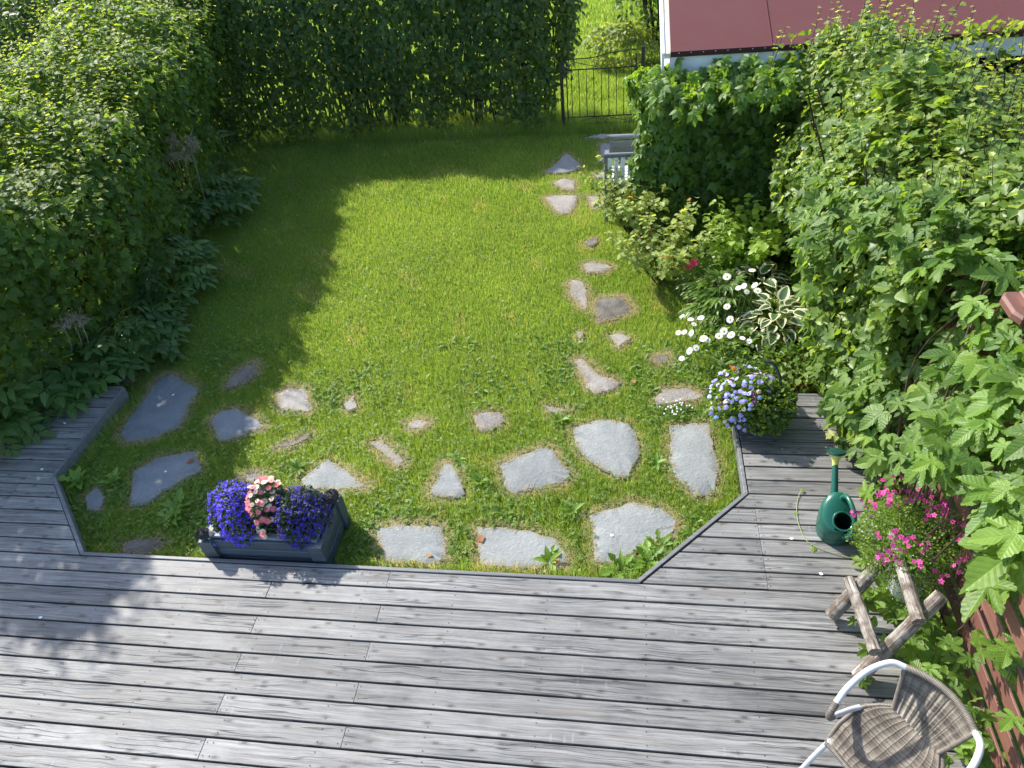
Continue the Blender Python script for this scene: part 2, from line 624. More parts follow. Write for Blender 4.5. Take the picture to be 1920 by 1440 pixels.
def mat_log():
    t = NT('weathered_log')
    co = t.coord('Generated')
    ob = t.coord()
    r = t.objrnd()
    lco = t.attr('lco', 'Vector')
    p = t.vmath('ADD', lco, t.n('ShaderNodeCombineXYZ').outputs[0])
    g = t.noise(t.mapping(p, (38, 38, 3.5)), 1.0, 6, 0.65, 1.2)
    f = t.noise(ob, 14, 5, 0.6)
    c = t.ramp(g, [(0.30, (0.075, 0.062, 0.050)), (0.46, (0.21, 0.185, 0.16)), (0.60, (0.36, 0.335, 0.305)), (0.75, (0.47, 0.45, 0.42))])
    c = t.mix(t.ramp(f, [(0.44, 0.0), (0.60, 0.85)]), c, (0.085, 0.064, 0.048))
    c = t.mix(1.0, c, t.math('MULTIPLY_ADD', r, 0.3, 0.85), 'MULTIPLY')
    return t.done(t.princ(c, 0.85, 0.2, t.bump(g, 0.9, 0.012)))


def mat_wicker():
    t = NT('wicker_strand')
    rnd = t.attr('rnd')
    co = t.coord()
    n = t.noise(co, 38, 4)
    c = t.ramp(t.math('MULTIPLY_ADD', rnd, 0.7, t.math('MULTIPLY', n, 0.3)), [(0.08, (0.050, 0.042, 0.036)), (0.4, (0.125, 0.107, 0.089)), (0.72, (0.215, 0.190, 0.156)), (0.95, (0.31, 0.275, 0.225))])
    return t.done(t.princ(c, 0.45, 0.45))


def mat_petal(name, col, trans=0.25, var=0.25, rough=0.55):
    t = NT(name)
    rnd = t.attr('rnd')
    ob = t.objrnd()
    f = t.math('MULTIPLY_ADD', rnd, var, 1 - var / 2)
    f = t.math('MULTIPLY', f, t.math('MULTIPLY_ADD', ob, var, 1 - var / 2))
    c = t.mix(1.0, col, f, 'MULTIPLY')
    pr = t.princ(c, rough, 0.3)
    tr = t.n('ShaderNodeBsdfTranslucent')
    t.l(c, tr.inputs['Color'])
    mx = t.n('ShaderNodeMixShader'); mx.inputs[0].default_value = trans
    t.l(pr.outputs[0], mx.inputs[1]); t.l(tr.outputs[0], mx.inputs[2])
    return t.done(mx)


M = {}
M['deck'] = mat_deck()
M['joist'] = mat_plain('dark_joist_wood', (0.035, 0.033, 0.030), 0.9, 0.1)
M['screw'] = mat_plain('rusty_screw', (0.045, 0.040, 0.038), 0.6, 0.4)
M['trim'] = mat_paintwood('grey_trim_wood', (0.125, 0.129, 0.136), 0.55, 0.3)
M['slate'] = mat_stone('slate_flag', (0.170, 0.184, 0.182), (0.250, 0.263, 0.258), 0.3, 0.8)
M['slate_dark'] = mat_stone('shaded_slate_flag', (0.135, 0.150, 0.163), (0.200, 0.217, 0.226), 0.25, 0.6)  # slate for the shaded stones, the shade put into its colour
M['granite'] = mat_stone('rough_granite_flag', (0.20, 0.182, 0.165), (0.32, 0.298, 0.272), 0.8, 1.0, 1.3)
M['mossy'] = mat_stone('mossy_flag', (0.085, 0.075, 0.062), (0.22, 0.20, 0.17), 0.8, 1.0, 1.6)
M['ground'] = mat_ground()
M['soil'] = mat_plain('dark_garden_soil', (0.035, 0.027, 0.020), 0.95, 0.1, 0.5, 25, 0.9)
M['planter'] = mat_paintwood('blue_grey_planter_paint', (0.058, 0.074, 0.090), 0.5, 0.2)
M['planter_rim'] = mat_paintwood('blue_grey_worn_rim', (0.085, 0.105, 0.125), 0.5, 0.5)
M['hedgehog'] = mat_plain('dark_ceramic_quills', (0.045, 0.045, 0.047), 0.6, 0.3, 0.4, 200, 0.8)
M['hedgehog_face'] = mat_plain('pale_ceramic_face', (0.42, 0.38, 0.33), 0.5, 0.3)
M['can'] = mat_plain('green_plastic', (0.008, 0.085, 0.058), 0.32, 0.5, 0.08, 6)
M['can_dark'] = mat_plain('dark_green_plastic', (0.006, 0.040, 0.034), 0.28, 0.5, 0.08, 6)
M['can_yellow'] = mat_plain('yellow_plastic', (0.55, 0.52, 0.14), 0.4, 0.4, 0.05, 6)
M['white_metal'] = mat_plain('white_painted_tube', (0.46, 0.485, 0.51), 0.35, 0.4, 0.05, 12)
M['white_pot'] = mat_plain('white_glazed_pot', (0.66, 0.66, 0.65), 0.4, 0.5, 0.08, 9)
M['blue_pot'] = mat_plain('navy_plastic_pot', (0.010, 0.014, 0.032), 0.4, 0.5, 0.1, 9)
M['wicker'] = mat_wicker()
M['log'] = mat_log()
M['old_stem'] = mat_plain('brown_vine_stem', (0.085, 0.060, 0.040), 0.8, 0.2, 0.3, 30)
M['brown'] = mat_paintwood('red_brown_fence_stain', (0.135, 0.060, 0.045), 0.6, 0.18, (30, 1.5, 30))
M['felt'] = mat_felt()
M['felt_edge'] = mat_plain('dark_red_drip_edge', (0.045, 0.016, 0.018), 0.6, 0.3)
M['white_paint'] = mat_plain('white_board_paint', (0.66, 0.69, 0.71), 0.5, 0.4, 0.08, 7)
M['raw_wood'] = mat_paintwood('bare_verge_wood', (0.50, 0.43, 0.34), 0.6, 0.2, (30, 1.5, 30))
M['blue_wall'] = mat_plain('pale_blue_wall', (0.33, 0.37, 0.43), 0.6, 0.3, 0.08, 5)
M['dark_inside'] = mat_plain('dark_interior', (0.02, 0.02, 0.022), 0.8, 0.2)  # near-black colour stands in for the unlit insides of shed and can
M['iron'] = mat_plain('black_wrought_iron', (0.014, 0.014, 0.016), 0.5, 0.4, 0.2, 40, 0.3)
M['grey_chair'] = mat_paintwood('grey_chair_frame', (0.14, 0.15, 0.16), 0.45, 0.2)
M['white_slat'] = mat_plain('white_chair_slat', (0.68, 0.70, 0.74), 0.45, 0.4, 0.05)
M['bark'] = mat_plain('dark_twig_bark', (0.050, 0.038, 0.028), 0.85, 0.15, 0.35, 30, 0.5)
M['stem'] = mat_plain('green_stem', (0.10, 0.15, 0.035), 0.5, 0.3, 0.25, 30)
M['vine'] = mat_plain('pale_green_vine', (0.26, 0.30, 0.10), 0.5, 0.3, 0.2, 30)
M['plume'] = mat_plain('cream_plume', (0.27, 0.235, 0.17), 0.8, 0.1, 0.25, 30)

M['hedge'] = mat_leaf('hedge_leaf', (0.042, 0.092, 0.024), (0.115, 0.195, 0.042), (0.24, 0.30, 0.05), 0.54, 0.52, 0.22, autumn=(0.30, 0.14, 0.06))
M['beech'] = mat_leaf('rounded_hedge_leaf', (0.026, 0.060, 0.017), (0.074, 0.130, 0.032), (0.16, 0.22, 0.04), 0.46, 0.48, 0.30)
M['haw'] = mat_leaf('lobed_hedge_leaf', (0.042, 0.090, 0.018), (0.155, 0.240, 0.044), (0.26, 0.30, 0.065), 0.45, 0.43, 0.42, autumn=(0.40, 0.27, 0.17))
M['hop'] = mat_leaf('hop_leaf', (0.046, 0.106, 0.021), (0.158, 0.268, 0.042), (0.25, 0.35, 0.045), 0.45, 0.45, 0.36, veins='palm')
M['creeper'] = mat_leaf('creeper_leaf', (0.058, 0.128, 0.020), (0.135, 0.245, 0.038), (0.19, 0.26, 0.03), 0.46, 0.42, 0.45, veins='mid')
M['currant'] = mat_leaf('currant_leaf', (0.130, 0.190, 0.048), (0.250, 0.325, 0.095), (0.27, 0.33, 0.09), 0.44, 0.5, 0.3, autumn=(0.33, 0.12, 0.04))
M['pinnate'] = mat_leaf('pointed_leaflet', (0.042, 0.096, 0.026), (0.098, 0.175, 0.046), (0.13, 0.19, 0.05), 0.42, 0.45, 0.4, veins='mid')
M['herb'] = mat_leaf('border_leaf', (0.060, 0.120, 0.020), (0.135, 0.225, 0.036), (0.22, 0.27, 0.05), 0.44, 0.42, 0.45)
M['lobelia_leaf'] = mat_leaf('dark_bedding_leaf', (0.020, 0.045, 0.015), (0.045, 0.085, 0.025), (0.10, 0.13, 0.03), 0.3, 0.5, 0.35)
M['lovage'] = mat_leaf('bright_herb_leaf', (0.105, 0.190, 0.030), (0.205, 0.330, 0.050), (0.26, 0.34, 0.05), 0.46, 0.42, 0.4)
M['hosta'] = mat_leaf('variegated_hosta_leaf', (0.030, 0.070, 0.025), (0.065, 0.125, 0.045), None, 0.3, 0.42, 0.4, veins='mid', margin=(0.62, 0.63, 0.43))
M['weed'] = mat_leaf('weed_leaf', (0.070, 0.150, 0.020), (0.165, 0.290, 0.040), (0.2, 0.25, 0.04), 0.42, 0.45, 0.4, veins='mid')
M['clover'] = mat_leaf('clover_leaf', (0.080, 0.150, 0.026), (0.18, 0.275, 0.055), (0.21, 0.25, 0.07), 0.42, 0.5, 0.35)
M['grass'] = mat_grass('lawn_grass', (0.100, 0.190, 0.034), (0.262, 0.390, 0.092), (0.46, 0.37, 0.25))
M['stonecrop'] = mat_leaf('dry_stonecrop', (0.12, 0.10, 0.03), (0.24, 0.23, 0.05), (0.19, 0.085, 0.05), 0.25, 0.6, 0.3)
M['p_blue'] = mat_petal('lobelia_petal', (0.095, 0.052, 0.60), 0.2, 1.0)
M['p_pink'] = mat_petal('coral_pink_petal', (0.78, 0.20, 0.22), 0.2, 0.3)
M['p_pale'] = mat_petal('pale_peach_petal', (0.82, 0.62, 0.50), 0.2, 0.15)
M['p_white'] = mat_petal('white_petal', (0.82, 0.82, 0.80), 0.2, 0.06)
M['p_yellow'] = mat_petal('yellow_disc', (0.70, 0.42, 0.04), 0.05, 0.2)
M['p_mag'] = mat_petal('magenta_petal', (0.66, 0.075, 0.32), 0.25, 0.35)
M['p_red'] = mat_petal('crimson_petal', (0.62, 0.02, 0.12), 0.2, 0.3)
M['p_lil'] = mat_petal('lilac_petal', (0.33, 0.31, 0.66), 0.2, 0.25)
M['p_sky'] = mat_petal('sky_blue_petal', (0.33, 0.42, 0.74), 0.2, 0.2)
M['p_purple'] = mat_petal('dark_purple_petal', (0.055, 0.012, 0.065), 0.15, 0.4)
M['p_orange'] = mat_petal('orange_petal', (0.72, 0.16, 0.02), 0.15, 0.2)
M['dead_leaf'] = mat_leaf('dead_leaf', (0.22, 0.085, 0.035), (0.36, 0.19, 0.08), None, 0.25, 0.6, 0.2)
# ------------------------------------------------------------------ leaf templates: (verts, tris), stalk at 0, tip at +y, face +z
def t_ovate(w=0.36, fold=0.10, droop=0.12, n=4, tip=1.0):
    v, f = [], []
    ys = np.linspace(0, 1, n + 1)
    for i, y in enumerate(ys):
        ww = w * (math.sin(PI * min(1, y ** 0.75)) ** 0.8 if 0 < y < 1 else 0)
        z = -droop * y * y
        if i in (0, n):
            v.append((0, y * tip, z))
        else:
            v += [(-ww, y * tip, z + fold * ww * 2), (0, y * tip, z), (ww, y * tip, z + fold * ww * 2)]
    b = lambda i: 1 + (i - 1) * 3
    f += [(0, b(1) + 1, b(1)), (0, b(1) + 2, b(1) + 1)]
    for i in range(1, n - 1):
        a, c = b(i), b(i + 1)
        f += [(a, a + 1, c + 1), (a, c + 1, c), (a + 1, a + 2, c + 2), (a + 1, c + 2, c + 1)]
    a, e = b(n - 1), len(v) - 1
    f += [(a, a + 1, e), (a + 1, a + 2, e)]
    return np.array(v, float), np.array(f)


def t_fan(out, c=(0, 0.15), zf=None):
    """A leaf given by the right half of its outline, mirrored, fanned from c."""
    half = list(out)
    pts = half + [(-x, y) for x, y in reversed(half) if x > 1e-6]
    pts = [p for p in pts]
    v = [(c[0], c[1], 0.0)] + [(x, y, 0.0) for x, y in pts]
    n = len(pts)
    f = [(0, 1 + i, 1 + (i + 1) % n) for i in range(n)]
    v = np.array(v, float)
    if zf is not None:
        v[:, 2] = [zf(x, y) for x, y, _ in v]
    return v, np.array(f)


def serrate(out, amp=0.03, n=2):
    r = []
    for i in range(len(out) - 1):
        a, b = np.array(out[i]), np.array(out[i + 1])
        d = b - a
        L = np.hypot(*d)
        nrm = np.array((d[1], -d[0])) / max(L, 1e-6)
        k = max(1, int(round(L / 0.16 * n / 2)))
        for j in range(k):
            r.append(tuple(a + d * (j / k)))
            if L > 0.1:
                r.append(tuple(a + d * ((j + 0.72) / k) + nrm * amp))
    r.append(tuple(out[-1]))
    return r


def hop_z(curl):
    def z(x, y):
        r = math.hypot(x, y)
        a = abs(math.degrees(math.atan2(abs(x), y)))
        d = min(abs(a - c) for c in (0, 52, 108))
        return curl * (-0.34 * r * r) + 0.10 * r * math.sin(R(min(d, 26) / 26 * 90)) * (1 if r > 0.1 else 0) - 0.04
    return z


HOP5 = [(0.0, 0.0), (0.08, -0.14), (0.26, -0.26), (0.50, -0.22), (0.50, -0.08), (0.36, 0.04), (0.24, 0.12), (0.46, 0.20), (0.70, 0.42), (0.64, 0.54), (0.44, 0.50), (0.30, 0.46), (0.18, 0.42), (0.25, 0.62), (0.20, 0.84), (0.0, 1.08)]
HOP3 = [(0.0, 0.0), (0.12, -0.15), (0.36, -0.16), (0.50, 0.04), (0.62, 0.34), (0.60, 0.54), (0.42, 0.50), (0.21, 0.42), (0.25, 0.64), (0.18, 0.86), (0.0, 1.06)]
HOPO = [(0.0, -0.02), (0.16, -0.14), (0.38, -0.06), (0.48, 0.18), (0.46, 0.42), (0.34, 0.66), (0.18, 0.86), (0.0, 1.0)]
T_HOP = [t_fan(serrate(HOP5, 0.035), zf=hop_z(0.6)), t_fan(serrate(HOP3, 0.035), zf=hop_z(0.9)), t_fan(serrate(HOP5, 0.03), zf=hop_z(0.9)), t_fan(serrate(HOP3, 0.04), zf=hop_z(0.4)), t_fan(serrate(HOP5, 0.04), zf=hop_z(1.2))]
HAW = [(0.0, 0.0), (0.16, 0.12), (0.40, 0.20), (0.46, 0.36), (0.22, 0.44), (0.40, 0.62), (0.34, 0.74), (0.18, 0.78), (0.0, 1.0)]
HAW2 = [(0.0, 0.0), (0.22, 0.05), (0.44, 0.26), (0.40, 0.46), (0.28, 0.56), (0.26, 0.72), (0.12, 0.88), (0.0, 1.0)]
hz = lambda c, f: (lambda x, y: -c * (y - 0.3) ** 2 + f * abs(x) - 0.02)
T_HAW = [t_fan(HAW, (0, 0.4), hz(0.22, 0.25)), t_fan(HAW2, (0, 0.4), hz(0.3, 0.32)), t_fan(HAW, (0, 0.4), hz(0.05, 0.4))]
T_OV = [t_ovate(0.36, 0.12, 0.16, 3), t_ovate(0.40, 0.18, 0.06, 3), t_ovate(0.34, 0.06, 0.28, 3)]
T_ROUND = [t_ovate(0.46, 0.10, 0.12, 4), t_ovate(0.46, 0.2, 0.2, 4)]
T_LANCE = [t_ovate(0.14, 0.25, 0.30, 4), t_ovate(0.12, 0.2, 0.55, 4)]
HOS = t_ovate(0.36, 0.16, 0.35, 7)


def compound(parts):
    """Join placed copies of a leaflet: (template, base xy, angle from +y in degrees, size, sag)."""
    V, F = [], []
    for (tv, tf), (bx, by, bz), ang, s, sag in parts:
        a = R(ang)
        v = tv * s
        x = v[:, 0] * math.cos(a) + v[:, 1] * math.sin(a)
        y = -v[:, 0] * math.sin(a) + v[:, 1] * math.cos(a)
        r = np.hypot(x, y)
        z = v[:, 2] - sag * r
        F.append(tf + sum(len(q) for q in V))
        V.append(np.stack([x + bx, y + by, z + bz], 1))
    return np.concatenate(V), np.concatenate(F)


_lf = t_ovate(0.27, 0.14, 0.18, 3)
T_CREEP = [compound([(_lf, (0, 0, 0), a, s, 0.30) for a, s in ((0, 1.0), (48, 0.9), (-48, 0.9), (98, 0.66), (-98, 0.66))]),
           compound([(_lf, (0, 0, 0), a, s, 0.45) for a, s in ((4, 1.0), (56, 0.92), (-44, 0.88), (108, 0.6), (-95, 0.7))])]
_pl = t_ovate(0.25, 0.12, 0.2, 3)
T_PINN = [compound([(_pl, (0, 0.66, -0.08), 0, 0.42, 0.1)] + [(_pl, (0, y, -0.15 * y * y), sg * 62, s, 0.25) for y, s in ((0.60, 0.36), (0.38, 0.40), (0.16, 0.34)) for sg in (1, -1)])]
_fl = t_ovate(0.20, 0.1, 0.1, 2)
_f2 = (np.array([(0, 0, 0), (-.14, .5, 0), (.14, .5, 0), (0, 1, -.05)], float), np.array([(0, 2, 1), (1, 2, 3)]))
T_FERN = [compound([(_f2, (0, y, -0.25 * y * y), sg * 66, 0.30 * (1.15 - y), 0.15) for y in np.linspace(0.08, 0.95, 12) for sg in (1, -1)])]
T_PEONY = [compound([(T_LANCE[0], (0, 0, 0), a, s, 0.1) for a, s in ((0, 1.0), (38, 0.85), (-38, 0.85), (80, 0.6), (-80, 0.6))])]
_cl = (np.array([(0, 0, 0), (-.42, .55, .05), (-.2, .95, 0), (.2, .95, 0), (.42, .55, .05)], float), np.array([(0, 4, 1), (1, 4, 3), (1, 3, 2)]))
T_CLOV = [compound([(_cl, (0, 0, 0), a, 1.0, 0.05) for a in (0, 120, 240)])]
_dn = t_fan([(0, 0), (.05, .15), (.14, .22), (.06, .34), (.18, .46), (.08, .56), (.2, .7), (.1, .9), (0, 1.0)], (0, .5), hz(0.45, 0.3))
T_WEED = [_dn, t_ovate(0.2, 0.2, 0.35, 4)]
T_TINY = [(np.array([(0, 0, 0), (-.32, .5, .06), (.32, .5, .06), (0, 1, -.1)], float), np.array([(0, 2, 1), (1, 2, 3)]))]


def t_flower(n, w=0.3, cup=0.15, inner=0.12, hole=None):
    """n petals round a centre, facing +z, diameter about 2."""
    parts = []
    pv = np.array([(0, inner, 0), (-w, 0.6, cup * .6), (-w * .55, 1.0, cup * .5), (w * .55, 1.0, cup * .5), (w, 0.6, cup * .6)], float)
    pf = np.array([(0, 4, 1), (1, 4, 3), (1, 3, 2)])
    for k in range(n):
        parts.append(((pv, pf), (0, 0, 0), 360 * k / n, 1.0, 0.0))
    return compound(parts)


def unit(v):
    return v / np.maximum(1e-9, np.linalg.norm(v, axis=-1, keepdims=True))


def frames(axis, nrm):
    y = unit(axis)
    z = nrm - y * (nrm * y).sum(1, keepdims=True)
    z = unit(z + 1e-6)
    x = np.cross(y, z)
    return np.stack([x, y, z], axis=2)       # columns


class Cloud:
    """A set of leaves: where, which way, how large, what tone, how deep inside."""
    def __init__(self):
        self.a = []

    def add(self, pos, axis, nrm, size, rnd, deep=None):
        n = len(pos)
        self.a.append((np.asarray(pos, float), unit(np.asarray(axis, float)), unit(np.asarray(nrm, float)), np.broadcast_to(size, (n,)).astype(float),
                       np.broadcast_to(rnd, (n,)).astype(float), np.zeros(n) if deep is None else np.asarray(deep, float)))
        return self

    def get(self):
        return [np.concatenate([q[i] for q in self.a]) for i in range(6)]


def merged(tmpls, pos, axis, nrm, size, rnd):
    Rm = frames(axis, nrm)
    which = rng.integers(0, len(tmpls), len(pos))
    V, F, RN, LC = [], [], [], []
    off = 0
    for k, (tv, tf) in enumerate(tmpls):
        i = np.nonzero(which == k)[0]
        if not len(i): continue
        wob = 1 + rng.normal(0, 0.12, (len(i), 1, 3)) * np.array([1, 0.4, 1.5])
        loc = tv[None] * wob
        v = np.einsum('nij,nkj->nki', Rm[i], loc) * size[i][:, None, None] + pos[i][:, None, :]
        V.append(v.reshape(-1, 3))
        F.append((tf[None] + (np.arange(len(i)) * len(tv))[:, None, None]).reshape(-1, 3) + off)
        RN.append(np.repeat(rnd[i], len(tv)))
        LC.append(np.tile(tv, (len(i), 1)))
        off += len(i) * len(tv)
    return np.concatenate(V), np.concatenate(F), np.concatenate(RN), np.concatenate(LC)


def pick_visible(pos, size, n, min_px, cell=14.0, per=2):
    px, py, dz = proj(pos)
    s = size * FPX / np.maximum(dz, 0.1)
    ok = (px > -15) & (px < 1935) & (py > -15) & (py < 1455) & (dz > 0.2) & (s > min_px)
    idx = np.nonzero(ok)[0]
    if not len(idx): return idx
    idx = idx[np.argsort(dz[idx])]
    seen, out = {}, []
    for i in idx:
        k = (int(px[i] // cell), int(py[i] // cell))
        c = seen.get(k, 0)
        if c < per:
            seen[k] = c + 1
            out.append(i)
    out = np.array(out)
    return out[np.argsort(-s[out])][:n]


def foliage(parent, cloud, tmpls, mat, n_obj=0, min_px=9.0, name='foliage', leaf='leaf', levels=6, extra=None, cell=14.0, per=2):
    """The leaves of one plant: the n_obj that show largest as objects of their own, the rest joined."""
    pos, axis, nrm, size, rnd, deep = cloud.get()
    sel = pick_visible(pos, size, n_obj, min_px, cell, per) if n_obj else np.array([], int)
    keep = np.ones(len(pos), bool)
    keep[sel] = False
    if len(sel):
        qs = np.quantile(rnd[sel], np.linspace(0.05, 0.95, levels))
        meshes = {}
        base = wl(parent)
        Rm = frames(axis[sel], nrm[sel])
        for j, i in enumerate(sel):
            q = int(np.argmin(np.abs(qs - rnd[i])))
            k = int(rng.integers(0, len(tmpls)))
            if (q, k) not in meshes:
                tv, tf = tmpls[k]
                ex = {'edge': extra[k]} if extra is not None else None
                meshes[(q, k)] = mesh_np(leaf, tv, tf, mat, np.full(len(tv), qs[q]), tv, smooth=True, extra=ex)
            o = bpy.data.objects.new(leaf, meshes[(q, k)])
            COL.objects.link(o)
            o.parent = parent
            mm = Matrix([list(Rm[j][r] * size[i]) + [pos[i][r] - base[r]] for r in range(3)] + [[0, 0, 0, 1]])
            o.matrix_basis = mm
    if keep.any():
        v, f, rn, lc = merged(tmpls, pos[keep], axis[keep], nrm[keep], size[keep], rnd[keep])
        ex = {'edge': np.tile(extra[0], keep.sum())} if extra is not None and len(tmpls) == 1 else None
        me = mesh_np(name, v, f, mat, rn, lc, smooth=True, extra=ex)
        link(name, me, parent, 'stuff')


def surf_sample(n, path, prof, lumps=0.12, lf=1.0, seed=0, depth=0.22, hscale=None, wts=None):
    """Points on a hedge's skin. path: ground points along its front; prof: (d out of the front line, height, density) round the section."""
    P = np.array(path, float)
    seg = np.linalg.norm(np.diff(P, axis=0), axis=1)
    cum = np.concatenate([[0], np.cumsum(seg)])
    s = rng.uniform(0, cum[-1], n)
    k = np.clip(np.searchsorted(cum, s) - 1, 0, len(seg) - 1)
    t = (s - cum[k]) / seg[k]
    base = P[k] + (P[k + 1] - P[k]) * t[:, None]
    tang = unit(np.diff(P, axis=0))[k]
    out = np.stack([tang[:, 1], -tang[:, 0]], 1)       # right of the walking direction
    pr = np.array(prof, float)
    pl = np.linalg.norm(np.diff(pr[:, :2], axis=0), axis=1)
    w = pl * (pr[:-1, 2] + pr[1:, 2]) / 2
    j = rng.choice(len(pl), n, p=w / w.sum())
    u = rng.uniform(0, 1, n)
    dz = pr[j, :2] + (pr[j + 1, :2] - pr[j, :2]) * u[:, None]
    tg = pr[j + 1, :2] - pr[j, :2]
    nn = unit(np.stack([tg[:, 1], -tg[:, 0]], 1))      # outward in the (d, z) plane
    h = hscale(base) if hscale is not None else 1.0
    z = dz[:, 1] * h
    pos = np.concatenate([base + out * dz[:, :1], z[:, None]], 1)
    N = np.concatenate([out * nn[:, :1], nn[:, 1:]], 1)
    lump = nz(pos, lf, seed) * lumps + nz(pos, lf * 3.1, seed + 1) * lumps * 0.45
    deep = rng.exponential(depth, n)
    deep = np.minimum(deep, 0.7)
    pos = pos + N * (lump - deep)[:, None]
    pos[:, 2] = np.maximum(pos[:, 2], GZ + 0.01 + rng.uniform(0, 0.1, n))
    return pos, N, deep


def leafdirs(N, up=0.5, spread=0.55, droop=0.45):
    n = len(N)
    nrm = unit(N + np.array([0, 0, up]) + rng.normal(0, spread, (n, 3)))
    ax = N * 0.5 + np.array([0, 0, -droop]) + rng.normal(0, 0.7, (n, 3))
    ax = ax - nrm * (ax * nrm).sum(1, keepdims=True)
    return unit(ax), nrm


def shoots(cl, mb, pts, dirs, lens, leaf_size, rnd0=0.8, rnd1=1.9, step=0.035, young_from=0.35, thick=0.0028):
    """Thin upright shoots with leaves set along them, paler towards the tip."""
    for p, d, L in zip(pts, dirs, lens):
        d = d / np.linalg.norm(d)
        side = np.cross(d, rng.normal(size=3)); side /= np.linalg.norm(side)
        bend = rng.normal(0, 0.12)
        path = [p + d * (L * t) + side * (bend * L * t * t) for t in np.linspace(0, 1, 5)]
        if mb is not None:
            mb.tube(path, [thick, thick * .9, thick * .75, thick * .6, thick * .35], 4, caps=False)
        k = max(4, int(L / step))
        t = np.linspace(0.05, 1.0, k)
        pos = np.stack([p + d * (L * q) + side * (bend * L * q * q) for q in t])
        ang = np.arange(k) * 2.4 + rng.uniform(0, 6)
        o = np.cross(d, side)
        rad = side[None] * np.cos(ang)[:, None] + o[None] * np.sin(ang)[:, None]
        ax = rad * 0.9 + d * 0.35 + np.array([0, 0, -0.15]) + rng.normal(0, 0.2, (k, 3))
        nrm = d[None] * 0.8 + np.array([0, 0, 0.4]) - rad * 0.3 + rng.normal(0, 0.25, (k, 3))
        sz = leaf_size * (1.0 - 0.55 * t) * rng.uniform(0.75, 1.2, k)
        rn = np.where(t > young_from, rnd0 + (rnd1 - rnd0) * (t - young_from) / (1 - young_from), rnd0 * rng.uniform(0.5, 1, k))
        cl.add(pos, ax, nrm, sz, rn)
    return cl


